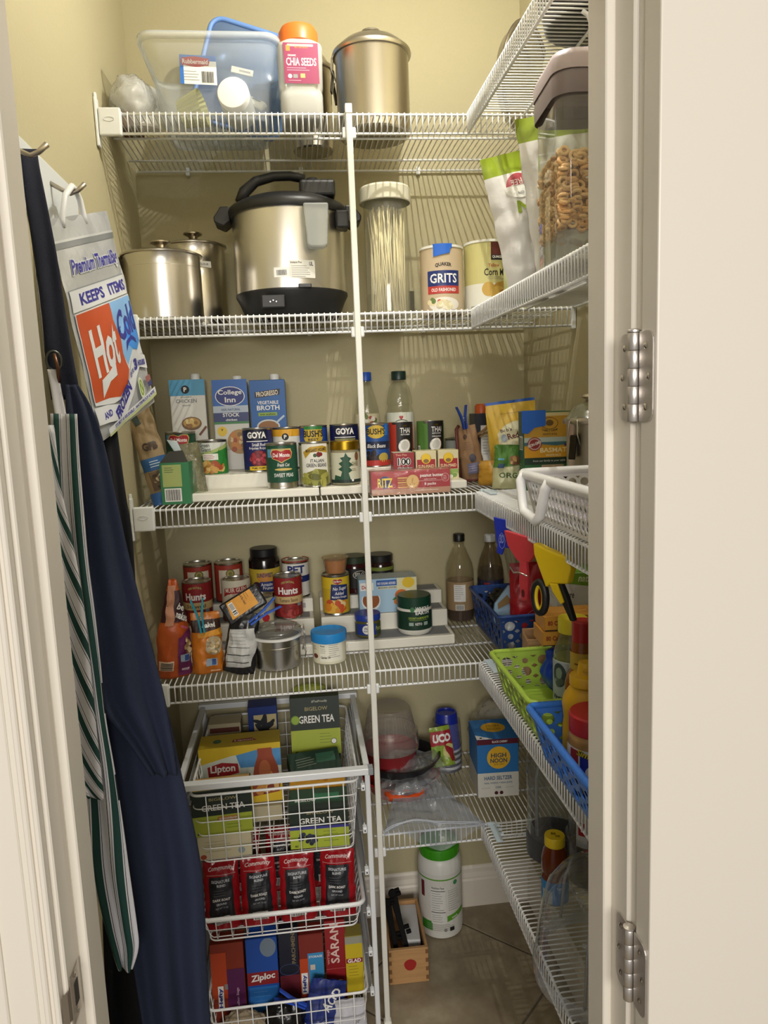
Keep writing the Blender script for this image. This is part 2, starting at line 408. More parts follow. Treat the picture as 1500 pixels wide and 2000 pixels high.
for n, z in HS.items():
    x0 = XL+.004 if n < 5 else -.012
    s = thing('wire_shelf', f'white wire shelf on the back wall, {ORD[n]} one, {WHAT[n]}', 'shelf', (0, 0, z), group='back wall wire shelves')
    for nm, y, zz, r in (('front_rail', .001, -.0045, RR), ('lip_rail', .0008, -LIP, RR), ('rail', .15, -.0043, RR), ('rail', .31, -.0043, RR), ('back_rail', BD-.002, -.0043, RR)):
        MB().tube([(x0, y, zz), (XR-.004, y, zz)], r, WIRE, 8).build(nm, s)
    k = 0
    while True:
        x = x0+.010+k*PITCH; k += 1
        if x > XR-.008: break
        link('wire', bw, s, (x, 0, 0))
    if n < 5:   # moulded end bracket screwed to the side wall
        mb = MB(); mb.box((XL+.005+.026, -.004, -.022), (.046, .012, .056), BRK, bev=.003)
        mb.box((XL+.004, .000, -.022), (.006, .022, .098), BRK, bev=.002); mb.box((XL+.004, -.002, .030), (.006, .010, .014), BRK, bev=.002)
        e = mb.build('end_bracket', s)
        MB().lathe([(.0095, 0), (.0105, .0009), (.0115, 0)], M('d9dcdc', .4), 20, (XL+.03, -.0102, -.018), rot=Matrix.Rotation(pi/2, 3, 'X'), sy=.42).build('oval_emboss', e)
    mb = MB(); mb.box((XR-.006, .0, -.022), (.010, .014, .060), BRK, bev=.002); mb.build('end_bracket', s)
    for cx in (-.40, -.10, .22):
        if cx > x0: MB().box((cx, BD+.0015, -.004), (.011, .011, .020), BRK, bev=.002).build('wall_clip', s)
for n, z in HS.items():
    s = thing('wire_shelf', f'white wire shelf along the right wall, {ORD[n]} one, {RWHAT[n]}', 'shelf', (XC, 0, z+.001), group='right wall wire shelves')
    for nm, x, zz in (('front_rail', .001, -.0045), ('lip_rail', .0008, -LIP), ('rail', .13, -.0043), ('back_rail', XR-XC-.006, -.0043)):
        MB().tube([(x, YF+.006, zz), (x, -.004 if nm != 'lip_rail' else -.006, zz)], RR, WIRE, 8).build(nm, s)
    k = 0
    while True:
        y = -.009-k*PITCH; k += 1
        if y < YF+.012: break
        link('wire', rw, s, (0, y, 0))
    # moulded joiner hooking this shelf onto the back one
    mb = MB(); CLP = M('cfe0ea', .4, name='joiner_plastic')
    mb.box((.020, -.050, .0035), (.016, .085, .004), CLP, bev=.001); mb.box((.020, -.012, .001), (.022, .012, .010), CLP, bev=.002)
    for q in range(3): mb.box((.030, -.022-q*.018, .003), (.016, .007, .004), CLP)
    mb.build('corner_joiner', s)
    mb = MB(); mb.tube([(XR-XC-.01, -.45, -.30), (.10, -.45, -.012), (.09, -.45, -.006)], .004, WIRE, 8); mb.build('support_brace', s)
# upright pole with a clip at each shelf
POLEM = M('e6e5dd', .4, name='pole_paint')
pl = thing('support_pole', 'white square steel pole standing in front of the shelves, clipped to each', 'pole', (0, -.013, 0))
MB().box((0, 0, 1.122), (.0135, .012, 2.222), POLEM, bev=.0015, seg=1).build('pole', pl)
MB().box((0, 0, 2.232), (.0150, .014, .020), M('efece2', .4), bev=.001, seg=1).build('pole_cap', pl)
MB().box((0, 0, .010), (.020, .020, .012), POLEM, bev=.002).build('foot', pl)
for n, z in HS.items():
    mb = MB(); mb.box((0, .007, z-LIP-.001), (.030, .010, .024), BRK, bev=.003); mb.build('pole_clip', pl)
# ------------------------------------------------------------------ generic grocery builders
def pr(): return Print()
def can(label, loc, r, h, base, p=None, rz=0, group=None, z0=.006, z1=None, lid=None, name='food_can', metal=None, ribs=False):
    o = thing(name, label, 'can', loc, rz, group); mt = metal or TIN; z1 = z1 or h-.006
    b = [(0, .002), (r-.006, .002), (r-.003, 0), (r+.0006, .0005), (r+.0006, .003), (r-.0004, .0045)]
    if ribs:
        n = 6
        for k in range(n*2+1): b.append((r-.0002-(.0012 if k % 2 else 0), .012+(h-.024)*k/(n*2)))
    b += [(r-.0004, h-.0045), (r+.0006, h-.003), (r+.0006, h-.0005), (r-.0012, h), (r-.003, h-.001), (r-.0035, h-.004)]
    MB().lathe(b, mt, 36).build('body', o)
    MB().lathe([(r-.0035, h-.004), (r*.80, h-.004), (r*.78, h-.003), (r*.72, h-.003), (r*.70, h-.004), (0, h-.004)], lid or mt, 36).build('lid', o)
    mb = MB(); mb.lathe([(r+.0003, z0), (r+.0003, z1)], base, 40)
    if p: p.draw(mb, on_cyl(r+.0003), su=.006)
    mb.build('label', o)
    return o
def boxit(name, label, cat, loc, dim, body, front=None, rz=0, left=None, right=None, top=None, group=None, rot=None, bev=.0008, bname='carton'):
    w, d, h = dim; o = thing(name, label, cat, loc, rot or rz, group)
    MB().box((0, 0, h/2), (w, d, h), body, bev=bev, seg=1).build(bname, o)
    for q, nm, fn in ((front, 'front_print', on_plane((0, -d/2, 0))), (left, 'side_print', on_plane((-w/2, 0, 0), (0, -1, 0))), (right, 'side_print', on_plane((w/2, 0, 0), (0, 1, 0))), (top, 'top_print', on_plane((0, 0, h), (1, 0, 0), (0, 1, 0)))):
        if q: mb = MB(); q.draw(mb, fn); mb.build(nm, o)
    return o
def bagfn(w, h, d, seed=0, wprof=None, tprof=None, crink=.004, lean=(0, 0), fr=14):
    wp = wprof or (lambda v: 1-.12*v*v); tp = tprof or (lambda v: min(1, .75+1.6*v)*max(.02, 1-v**3))
    def F(u, v, side):
        x = u*w/2*wp(v); q = max(0, 1-abs(u)**2.6)
        y = side*d/2*tp(v)*q**.7
        p = Vector((x, y, v*h))
        nz = noise.noise(Vector((x*fr*2.2+seed*7.3, p.z*fr+seed, side*2)))+.5*noise.noise(Vector((x*fr*5+seed*3.1, p.z*fr*3, side*5+seed)))
        p.y += nz*crink*(.35+q); p.x += crink*.6*noise.noise(Vector((seed*5+v*9, u*2, 1)))
        p.x += lean[0]*v*v; p.y += lean[1]*v*v
        return p
    return F
def bag(name, label, loc, w, h, d, mats, p=None, rot=0, seed=0, group=None, cat='bag', crink=.004, wprof=None, tprof=None, lean=(0, 0), back=None, n=(22, 30), bname='pouch', fr=14):
    """mats: function v -> material for bands, or one material"""
    o = thing(name, label, cat, loc, rot, group); F = bagfn(w, h, d, seed, wprof, tprof, crink, lean, fr)
    mb = MB(); nu, nv = n
    for side in (-1, 1):
        for j in range(nv):
            mt = mats((j+.5)/nv) if callable(mats) else mats
            vs = []
            for jj in (j, j+1):
                for i in range(nu+1): vs.append(F(-1+2*i/nu, jj/nv, side))
            N = nu+1
            mb.add(vs, [[i, i+1, N+i+1, N+i] if side < 0 else [i+1, i, N+i, N+i+1] for i in range(nu)], mt, True)
    vs = [F(-1+2*i/nu, 0, -1) for i in range(nu+1)]+[F(-1+2*i/nu, 0, 1) for i in range(nu+1)]
    mb.add(vs, [[i+1, i, nu+1+i, nu+2+i] for i in range(nu)], mats(0) if callable(mats) else mats)
    body = mb.build(bname, o)
    bm = bmesh.new(); bm.from_mesh(body.data); bmesh.ops.remove_doubles(bm, verts=bm.verts, dist=1e-5); bm.to_mesh(body.data); bm.free()
    if p:
        mb = MB(); wp = wprof or (lambda v: 1-.12*v*v)
        p.draw(mb, lambda u, v, o_: F(max(-1, min(1, u/(w/2*wp(max(0, min(1, v/h)))))), max(0, min(1, v/h)), -1)+Vector((0, -o_*2.2-.0006, 0)), su=.006, sv=.006, do=.00014)
        mb.build('print', o)
    return o
def jar(name, label, loc, prof, glass, lidprof, lidmat, fill=None, fillmat=None, lab=None, p=None, rz=0, group=None, cat='jar', seg=36, lidseg=None):
    o = thing(name, label, cat, loc, rz, group)
    MB().lathe(prof, glass, seg).build('body', o)
    if fill: MB().lathe(fill, fillmat, seg).build('contents', o)
    if lidprof: MB().lathe(lidprof, lidmat, lidseg or seg).build('lid', o)
    if lab:
        r, z0, z1, m = lab; mb = MB(); mb.lathe([(r, z0), (r, z1)], m, seg)
        if p: p.draw(mb, on_cyl(r), su=.006)
        mb.build('label', o)
    return o
def cyl(r, h, b=.003): return [(0, 0), (r-b, 0), (r, b), (r, h-b), (r-b, h), (0, h)]
def clothespin(name, label, loc, rot, mat, L=.075, group=None):
    o = thing(name, label, 'clip', loc, rot, group)
    for s in (-1, 1):
        mb = MB(); mb.prism([(s*.0015, 0), (s*.006, 0), (s*.0065, L*.3), (s*.0085, L*.55), (s*.016, L), (s*.012, L), (s*.003, L*.55)], .009, mat); mb.build('arm', o)
    MB().tube([(.004*cos(a), .0045+.006*(a/20-.5), L*.42+.004*sin(a)) for a in [k*.6 for k in range(34)]], .0009, TIN, 5).build('spring', o)
    return o

# ------------------------------------------------------------------ top shelf
Z1 = HS[1]+.0018
HAZE = clear('f3f6f6', .27, 'e9edf0', .9, .12, name='cloudy_plastic')
FILM = clear('ffffff', .10, 'f4f6f8', 1.4, .08, bump=.6, bscale=35, name='plastic_film')
FILM2 = clear('fdfdfd', .38, 'f4f6f8', 1.6, .10, bump=.8, bscale=28, name='plastic_film_dense')
GLASS = clear('fbfdfc', .03, 'ffffff', 1.0, .03, name='clear_glass')

# crumpled clear bag of paper goods against the side wall
def crumple(label, loc, sx, sy, sz, mat, seed, name='plastic_bag', cat='bag', core=None, amp=.16):
    o = thing(name, label, cat, loc)
    def F(u, v):
        a = 2*pi*u; b = pi*(v-.5); d = Vector((cos(a)*cos(b), sin(a)*cos(b), sin(b)))
        k = 1+amp*noise.noise(d*2.3+Vector((seed, 0, 0)))+amp*.55*noise.noise(d*6+Vector((0, seed, 0)))+amp*.3*abs(noise.noise(d*13+Vector((0, 0, seed))))
        return Vector((d.x*sx*k, d.y*sy*k, sz+max(-sz, d.z*sz*k)))
    MB().grid(F, 44, 26, mat, closeu=True).build('film', o)
    if core: core(o)
    return o
def core1(o):
    MB().lathe([(0, 0), (.030, 0), (.034, .004), (.034, .082), (.030, .086), (0, .086)], M('eceae6', .7), 24, (.02, 0, .004)).build('paper_roll', o)
    MB().box((-.018, .02, .022), (.05, .08, .036), M('7a5238', .6), bev=.004).build('packet', o)
crumple('crumpled clear plastic bag of paper goods against the left wall beside the tub', (-.474, .125, Z1), .050, .085, .056, FILM2, 3, core=core1)

# clear storage tub with its blue lid standing inside
tub = thing('storage_tub', 'clear plastic storage tub with a sticker, holding kitchen odds and ends', 'tub', (-.293, .155, Z1))
def rrect(w, d, r, z, n=5):
    out = []
    for cx, cy, a0 in ((w/2-r, -d/2+r, -pi/2), (w/2-r, d/2-r, 0), (-w/2+r, d/2-r, pi/2), (-w/2+r, -d/2+r, pi)):
        for k in range(n+1):
            a = a0+pi/2*k/n; out.append(Vector((cx+r*cos(a), cy+r*sin(a), z)))
    return out
def loft(mb, rings, mat, smooth=True, capb=True, capt=False):
    n = len(rings[0]); vs = [p for r in rings for p in r]
    fs = [[i*n+k, i*n+(k+1) % n, (i+1)*n+(k+1) % n, (i+1)*n+k] for i in range(len(rings)-1) for k in range(n)]
    if capb: fs.append(list(range(n))[::-1])
    if capt: fs.append([(len(rings)-1)*n+k for k in range(n)])
    mb.add(vs, fs, mat, smooth); return mb
mb = MB(); H = .168
loft(mb, [rrect(.232, .20, .03, .001), rrect(.236, .204, .03, .004), rrect(.258, .226, .035, H*.62), rrect(.272, .240, .036, H*.64), rrect(.290, .256, .036, H-.014)], HAZE)
mb.build('tub_body', tub)
mb = MB(); loft(mb, [rrect(.292, .258, .036, H-.014), rrect(.308, .274, .04, H-.012), rrect(.308, .274, .04, H), rrect(.294, .260, .036, H)], clear('f6f9fb', .42, 'eef2f4', .9, .15, name='tub_rim'), capb=False); mb.build('rim', tub)
lidr = Matrix.Rotation(radians(8), 3, 'Y')
ll = thing('tub_lid', 'pale blue plastic lid standing tilted inside the clear tub', 'lid', (-.262, .205, Z1+.030), (radians(-8), radians(16), 0))
LB = clear('cddcf3', .34, '8fb0e4', .6, .2, name='blue_lid_plastic')
mb = MB(); loft(mb, [[Vector((p.x, p.z, p.y+.13)) for p in rrect(.212, .25, .03, z)] for z in (0, .004)], LB, capt=True); mb.build('panel', ll)
mb = MB(); rp = [Vector((p.x, 0, p.y+.13)) for p in rrect(.214, .252, .03, 0)]; mb.tube(rp, .006, M('6f98dd', .4), 8, closed=True); mb.build('rim', ll)
# sticker on the tub
p = pr(); p.R(0, 0, .078, .062, BLUE); p.R(.004, -.006, .070, .050, PAPER)
p.E(-.006, .017, .062, .022, RED); p.R(-.006, .017, .058, .016, RED); p.T('Rubbermaid', -.006, .017, .054, .010, WHITE, .02); p.lines(-.012, -.004, .04, .006, 4, GREY); p.bars(.020, -.015, .026, .024, seed=4)
mb = MB(); p.draw(mb, on_plane((-.026, -.1165, .098), (1, 0, -.04), (0, .10, 1))); mb.build('sticker', tub)
cw = thing('baking_cups', 'stack of pale yellow pleated paper cups lying in the clear tub', 'paper cups', (-.345, .13, Z1+.048), (0, radians(78), radians(-12)))
mb = MB(); prof = []
def pleat(u, v):
    a = 2*pi*u; r = (.028+.012*v)*(1+.035*(1 if int(u*48) % 2 else -1)); return Vector((r*cos(a), r*sin(a), -.03+.055*v))
MB().grid(pleat, 48, 6, M('dcd894', .6), closeu=True, smooth=False).build('pleated_cup', cw)
MB().lathe([(0, -.03), (.028, -.03)], M('e6e2b0', .6), 24).build('base', cw)
rl = thing('cup_roll', 'white round container lying on its side in the clear tub', 'container', (-.243, .085, Z1+.046), (radians(83), 0, radians(-6)))
MB().lathe([(0, -.05), (.032, -.05), (.035, -.047), (.035, .047), (.033, .050), (.031, .0505), (0, .0515)], M('f0f0ee', .35), 30).build('body', rl)
tm = thing('kitchen_timer', 'small white square gadget with a grey window lying in the clear tub', 'timer', (-.203, .15, Z1+.072), (radians(-60), radians(25), 0))
MB().box((0, 0, 0), (.05, .016, .048), M('eeeeea', .4), bev=.010, seg=3).build('case', tm); MB().box((0, -.0085, 0), (.018, .002, .016), M('6d7f94', .3)).build('window', tm)
tg = thing('bag_tag', 'white plastic tag with dark lettering inside the clear tub', 'tag', (-.228, .11, Z1+.125), (0, radians(12), 0))
MB().box((0, 0, 0), (.05, .003, .014), WHITE, bev=.001, seg=1).build('strip', tg); mb = MB(); pr().T('xxxxxx', 0, 0, .026, .004, GREY).draw(mb, on_plane((.006, -.0015, 0))); mb.build('print', tg)

# chia seeds jar
def octo(w, d, ch, z): return [Vector(q) for q in ((-w/2+ch, -d/2, z), (w/2-ch, -d/2, z), (w/2, -d/2+ch, z), (w/2, d/2-ch, z), (w/2-ch, d/2, z), (-w/2+ch, d/2, z), (-w/2, d/2-ch, z), (-w/2, -d/2+ch, z))]
ch = thing('seed_jar', 'square clear jar of chia seeds with an orange lid', 'jar', (-.098, .085, Z1), 2)
mb = MB(); JP = clear('f4f4f0', .52, 'f0efe9', .8, .15, name='milky_jar')
rings = [rrect(.088, .088, .020, .001), rrect(.094, .094, .022, .006), rrect(.094, .094, .022, .055), rrect(.090, .090, .022, .062), rrect(.096, .096, .022, .068), rrect(.100, .100, .022, .150), rrect(.098, .098, .024, .158), rrect(.070, .070, .030, .172)]
loft(mb, rings, JP); mb.build('body', ch)
MB().lathe([(0, .002), (.041, .002), (.043, .05), (.040, .052), (0, .052)], M('5b564e', .8, bump=.5, bscale=600), 28).build('seeds', ch)
MB().lathe([(.041, .166), (.044, .168), (.044, .192), (.038, .203), (.020, .207), (0, .207)], M('e2732a', .38), 36).build('lid', ch)
p = pr(); MAG = M('8e1f4d', .45); p.R(0, 0, .076, .084, MAG); p.R(-.028, .031, .009, .012, M('d98a2b')); p.T('BETTER BODY', .002, .033, .030, .004, M('d98a2b')); p.T('ORGANIC', -.020, .016, .018, .004, WHITE); p.T('CHIA SEEDS', 0, .003, .066, .0165, WHITE, .015)
p.lines(-.002, -.010, .06, .0045, 2, M('d8a9bd')); p.E(-.026, -.027, .009, .009, WHITE); p.R(-.014, -.027, .010, .008, GREY); p.R(.002, -.026, .010, .009, M('e0b36a')); p.lines(-.01, -.036, .04, .004, 1, M('d8a9bd'))
mb = MB(); p.draw(mb, on_plane((.001, -.0502, .112), (1, 0, 0), (0, .02, 1))); mb.build('label', ch)

# clamp canisters in steel
def clamp_canister(label, loc, r, h, rz=0, win=False, group=None):
    o = thing('steel_canister', label, 'canister', loc, rz, group)
    MB().lathe([(0, .001), (r-.004, .001), (r, .005), (r, h-.012), (r+.001, h-.010)], STEEL, 48).build('body', o)
    MB().lathe([(r+.001, h-.010), (r+.006, h-.009), (r+.0075, h-.004), (r+.006, h+.001), (r+.002, h+.003)], STEEL, 48).build('rim', o)
    MB().lathe([(r+.002, h+.003), (r-.004, h+.010), (r*.75, h+.024), (r*.45, h+.033), (0, h+.036)], clear('e6ead8', .25, 'cfd0bc', 1, .06, name='smoked_lid') if win else STEEL, 48).build('lid', o)
    MB().lathe([(0, h+.034), (.018, h+.034), (.012, h+.039), (.024, h+.045), (.022, h+.050), (0, h+.051)], STEEL, 24).build('knob', o)
    mb = MB(); x = -r-.006
    mb.tube([(x+.004, -.012, h-.05), (x-.004, -.012, h-.03), (x-.002, -.010, h-.004), (x+.010, 0, h+.006), (x-.002, .010, h-.004), (x-.004, .012, h-.03), (x+.004, .012, h-.05)], .0016, TIN, 6); c = mb.build('clamp', o)
    mb = MB(); mb.box((x-.004, 0, h-.055), (.005, .016, .050), M('3a3632', .3, 1.0), rot=Matrix.Rotation(radians(8), 3, 'Y'), bev=.002); mb.build('lever', c)
    return o
clamp_canister('large stainless clamp canister standing right of the pole on top shelf', (.076, .165, Z1), .087, .188, -12, group='steel clamp canisters')
clamp_canister('narrower stainless canister standing behind the chia seed jar', (-.068, .275, Z1), .052, .20, 190, group='steel clamp canisters')
# pan lid leaning on the top right shelf
pl_ = thing('pan_lid', 'round stainless pan leaning on its rim on the top right shelf', 'pan', (.418, .170, HS[1]+.004), (radians(6), 0, radians(48)))
mb = MB(); R3 = Matrix.Rotation(pi/2, 3, 'X')
mb.lathe([(.118, .028), (.124, .030), (.126, .026), (.122, .022), (.108, 0), (.10, -.003), (0, -.004)], STEEL, 48, (0, 0, .126), rot=R3); mb.build('dish', pl_)
mb = MB(); mb.tube([(.124*sin(a), -.027, .126+.124*cos(a)) for a in [2*pi*k/40 for k in range(40)]], .0045, M('8d867a', .3, 1.0), 8, closed=True); mb.build('rim', pl_)
dp = thing('cake_pan', 'dark round baking pan lying on the top right shelf', 'pan', (.41, -.38, HS[1]+.0035))
MB().lathe([(0, 0), (.085, 0), (.09, .003), (.098, .045), (.104, .046), (.104, .048), (.095, .046), (.088, .004), (0, .003)], M('3b3a3a', .4, .6), 40).build('pan', dp)

# ------------------------------------------------------------------ second shelf
Z2 = HS[2]+.0018
def knob_pot(label, loc, r, h, rz, tagtext=None):
    o = thing('lidded_pot', label, 'canister', loc, rz, 'knob-lidded steel canisters')
    MB().lathe([(0, .001), (r-.003, .001), (r, .004), (r, h*.80), (r-.0006, h*.805), (r-.0006, h-.004), (r, h-.003)], M('dcd7cd', .27, 1.0, bump=.025, bscale=30, stretch=(40, 40, .5), name='polished_steel'), 56).build('body', o)
    MB().lathe([(r, h-.003), (r+.005, h-.002), (r+.0055, h+.001), (r, h+.003), (r-.008, h+.006), (r*.55, h+.012), (0, h+.014)], STEEL, 56).build('lid', o)
    MB().lathe([(0, h+.013), (.013, h+.013), (.010, h+.020), (.013, h+.026), (.024, h+.031), (.024, h+.034), (.018, h+.036), (0, h+.0365)], M('b3aa9c', .2, 1.0), 30).build('knob', o)
    if tagtext:
        p = pr(); p.R(0, 0, .032, .015, WHITE); p.T(tagtext, -.002, 0, .022, .005, INK, .01); mb = MB(); p.draw(mb, on_cyl(r, (0, 0, h-.055)), su=.006, o0=.001); mb.build('name_tag', o)
    return o
knob_pot('short stainless canister with knob lid beside the hanging thermal bag', (-.442, .128, Z2), .088, .150, 0)
knob_pot('taller stainless canister with a white name tag, behind the short one', (-.388, .312, Z2), .078, .208, -1, 'FLOUR').rotation_euler.z = radians(25)

ip = thing('pressure_cooker', 'black and stainless electric pressure cooker on the second shelf', 'cooker', (-.142, .20, Z2), 0)
BKP = M('1b1b1d', .42, bump=.02, bscale=300, name='black_plastic'); r = .137
MB().lathe([(0, .006), (.112, .006), (.116, .010), (.130, .045), (r+.001, .060), (r+.001, .066)], BKP, 56).build('base', ip)
for a in (40, 140, 220, 320): MB().lathe(cyl(.012, .007, .001), BKP, 12, (.09*cos(radians(a)), .09*sin(radians(a)), 0)).build('foot', ip)
MB().lathe([(r, .066), (r, .247)], M('dedbd6', .28, 1.0, bump=.02, bscale=30, stretch=(40, 40, .4), name='cooker_steel'), 64).build('steel_band', ip)
MB().lathe([(r, .247), (r+.007, .247), (r+.009, .252), (r+.009, .262), (r+.004, .270), (r-.012, .279), (r-.035, .288), (.07, .293), (0, .294)], BKP, 64).build('lid', ip)
for s, nm in ((-1, 'side_handle'), (1, 'side_handle')):
    mb = MB(); mb.prism([(s*(r+.002), .238), (s*(r+.018), .226), (s*(r+.040), .236), (s*(r+.041), .248), (s*(r+.030), .262), (s*(r+.024), .272), (s*(r+.002), .272)], .07, BKP, Matrix.Translation((0, -.035, 0)), bev=.003); mb.build(nm, ip)
mb = MB()    # arched carry handle on the lid
arc = [(-.108, -.05, .276), (-.100, -.05, .300), (-.072, -.05, .323), (-.03, -.05, .334), (.01, -.05, .335), (.045, -.05, .328)]
mb.tube(arc, [.016, .014, .012, .011, .011, .010], BKP, 10); mb.build('lid_handle', ip)
MB().box((.072, -.035, .300), (.085, .10, .040), BKP, bev=.008, seg=3).build('handle_block', ip)
mb = MB(); mb.lathe([(.017, .315), (.017, .330), (.014, .333), (0, .334)], BKP, 20, (.062, -.035, 0)); mb.tube([(.062, -.035, .327), (.092, -.04, .326)], [.006, .004], BKP, 8); mb.build('steam_valve', ip)
mb = MB(); mb.prism([(.040, .155), (.048, .150), (.078, .150), (.086, .155), (.092, .247), (.034, .247)], .030, clear('e3e6e5', .40, 'd3d6d4', .7, .15, name='condensation_cup'), Matrix.Translation((0, -.160, 0)), bev=.004); mb.build('condensation_cup', ip)
MB().box((.126, -.075, .225), (.03, .05, .040), BKP, bev=.004).build('latch_block', ip)
mb = MB(); p = pr(); p.R(-.022, .100, .036, .022, WHITE); p.bars(-.022, .099, .024, .012, seed=9); p.R(.026, .106, .060, .040, M('e4e2da')); p.T('Instant Pot', .012, .121, .026, .005, INK); p.lines(.026, .113, .05, .0048, 6, GREY, .001); p.T('UL', .047, .118, .009, .009, INK)
p.draw(mb, on_cyl(r, (0, 0, 0)), su=.006, o0=.0008); mb.build('rating_sticker', ip)
mb = MB(); mb.box((-.045, -.128, .035), (.055, .014, .030), M('0d0d0d', .5), bev=.003); s_ = mb.build('power_socket', ip)
for dx in (-.007, 0, .007): MB().lathe(cyl(.0016, .004, .0004), M('d0ccc4', .3, 1.0), 8, (-.045+dx, -.1345, .034+(.003 if dx == 0 else 0)), rot=Matrix.Rotation(pi/2, 3, 'X')).build('pin', s_)
MB().box((.030, -.137, .068), (.030, .008, .010), BKP, bev=.002).build('tab', ip)

sj = thing('spaghetti_jar', 'tall clear jar of spaghetti with a cream screw lid', 'jar', (.095, .165, Z2), 0)
MB().lathe([(0, .001), (.048, .001), (.053, .006), (.054, .02), (.054, .262), (.050, .276), (.049, .29)], clear('f6f6ee', .07, 'ffffff', 1.0, .05, name='jar_plastic'), 44).build('body', sj)
MB().lathe([(.061, .272), (.063, .274), (.063, .304), (.059, .309), (0, .311)], M('e2dfcb', .45), 44).build('lid', sj)
mb = MB(); rr = random.Random(5); PASTA = M('f6ecc8', .5)
for k in range(150):
    a = rr.uniform(0, 2*pi); q = .044*sqrt(rr.random()); b = a+rr.uniform(-.6, .6); q2 = .046*sqrt(rr.random()); hh = rr.uniform(.24, .262)
    mb.tube([(q*cos(a), q*sin(a), .006), (q2*cos(b), q2*sin(b), hh)], .0017, PASTA, 4)
mb.build('spaghetti', sj, kind='stuff')

cx = thing('glass_jar', 'small empty clear glass with a shiny scoop beside the grits canister', 'glass', (.163, .225, Z2), 10)
MB().lathe([(0, .001), (.024, .001), (.026, .004), (.028, .075), (.0285, .078)], GLASS, 28).build('glass', cx)
MB().box((-.004, -.010, .045), (.016, .004, .055), M('c8d4d8', .1, 1.0), rot=Matrix.Rotation(.3, 3, 'Z'), bev=.001).build('scoop', cx)

def oat_can(label, loc, r, h, body, p, rz, tape=False):
    o = thing('paper_canister', label, 'canister', loc, rz, 'cereal canisters on the second shelf')
    MB().lathe([(0, .001), (r-.002, .001), (r, .003), (r, h-.005)], body, 44).build('tube', o)
    MB().lathe([(r, h-.005), (r+.0015, h-.005), (r+.0015, h), (r-.001, h+.001), (r-.003, h-.002), (0, h-.002)], M('efeee8', .45), 44).build('lid', o)
    mb = MB(); p.draw(mb, on_cyl(r), su=.006); mb.build('label', o)
    if tape:
        mb = MB(); q = pr(); q.P([(-.024, .133), (.016, .141), (.018, .152), (.022, .152), (.022, .1625), (-.024, .1625)], TAPE); q.draw(mb, on_cyl(r+.0016), su=.006, o0=.0008)
        mb.box((-.001, -r+.012, h+.0015), (.046, .022, .0012), TAPE); mb.build('tape', o)
    return o
TAN = M('c6b294', .55)
p = pr(); p.T('QUAKER', 0, .112, .040, .010, INK, .03, arc=.003); p.R(0, .083, .082, .036, NAVY); p.T('GRITS', 0, .083, .068, .022, WHITE, .02); p.R(0, .056, .082, .018, M('b53a33')); p.T('OLD FASHIONED', 0, .056, .062, .008, WHITE, .02)
p.E(0, .022, .078, .034, M('e9e4da')); p.blobs(-.012, .028, .05, .016, [M('6d7f46'), M('c7563f'), M('e7d9ae')], 12, .012, 2); p.blobs(0, .020, .04, .016, [M('ece3c4'), M('d9cfa6')], 16, .012, 4)
oat_can('grits canister with a navy label and blue tape on top', (.226, .140, Z2), .0525, .160, TAN, p, -6, True)
PY = M('cfc887', .55)
p = pr(); p.R(0, .082, .3, .164, PY); p.R(0, .035, .30, .07, M('e9e8dc')); p.R(.022, .145, .034, .042, M('5b2320')); p.R(.022, .130, .034, .012, INK); p.T('QUAKER', .022, .131, .028, .007, WHITE); p.T('Yellow', .012, .112, .028, .009, M('b5522b'), .01); p.T('Corn Meal', .022, .096, .068, .017, INK, .015)
p.lines(.022, .084, .05, .004, 2, GREY, .0008); p.E(-.002, .056, .032, .034, M('c9a24a')); p.E(.036, .062, .05, .024, M('b98f3a')); p.E(.022, .046, .04, .034, M('d0ab52')); p.E(.040, .048, .03, .016, M('b27f35')); p.bars(-.038, .012, .02, .012, seed=8)
oat_can('pale yellow corn meal canister beside the grits', (.343, .150, Z2), .0555, .172, PY, p, -9)
nt_ = thing('paper_note', 'pale green folded card with faint handwriting beside the corn meal', 'note', (.392, .052, Z2), (0, 0, radians(-22)))
MB().box((0, 0, .076), (.066, .007, .152), M('cfd29a', .6), bev=.0006, seg=1).build('card', nt_)
mb = MB(); q = pr(); rr = random.Random(3)
for i in range(7):
    q.R(-.012+rr.uniform(-.004, .004), .03+i*.007, .0012, .005, INK, rr.uniform(-.6, .6)); q.R(.012+rr.uniform(-.004, .004), .03+i*.010, .010, .0007, GREY, rr.uniform(.3, 1.5))
q.draw(mb, on_plane((0, -.0035, 0))); mb.build('handwriting', nt_)

# snack bags leaning out over the right-hand shelf
LIME = M('8fa32c', .28, bump=.25, bscale=30); BAGW = M('e4e2e0', .30, bump=.35, bscale=22, name='bag_white')
p = pr(); p.E(-.012, .226, .060, .044, PAPER); p.P([(-.012+.028*cos(a), .230+.024*sin(a)) for a in [radians(k) for k in range(0, 181, 15)]], M('b04a55')); p.T('FREE', -.012, .236, .036, .011, M('f0dfe0'), .01, rot=pi); p.T('ON', -.012, .214, .012, .006, GREY, rot=pi)
p.T('N', -.014, .186, .030, .024, M('8fa62a'), .04, rot=-.12); p.O(.022, .096, .050, .056, .007, NAVY); p.R(.030, .030, .007, .07, NAVY, .3); p.R(.036, .048, .006, .04, NAVY, -.5)
tp = lambda v: min(1, .6+2*v)*max(.04, 1-max(0, (v-.55)/.45)**1.6)
bag('snack_bag', 'white snack bag with lime top leaning out over the second right shelf', (.388, -.135, Z2+.002), .150, .296, .066, lambda v: LIME if v > .86 or v < .03 else BAGW, p, (radians(4), radians(-13), radians(4)), 4, 'leaning snack bags', crink=.007, tprof=tp, wprof=lambda v: .9+.10*v)
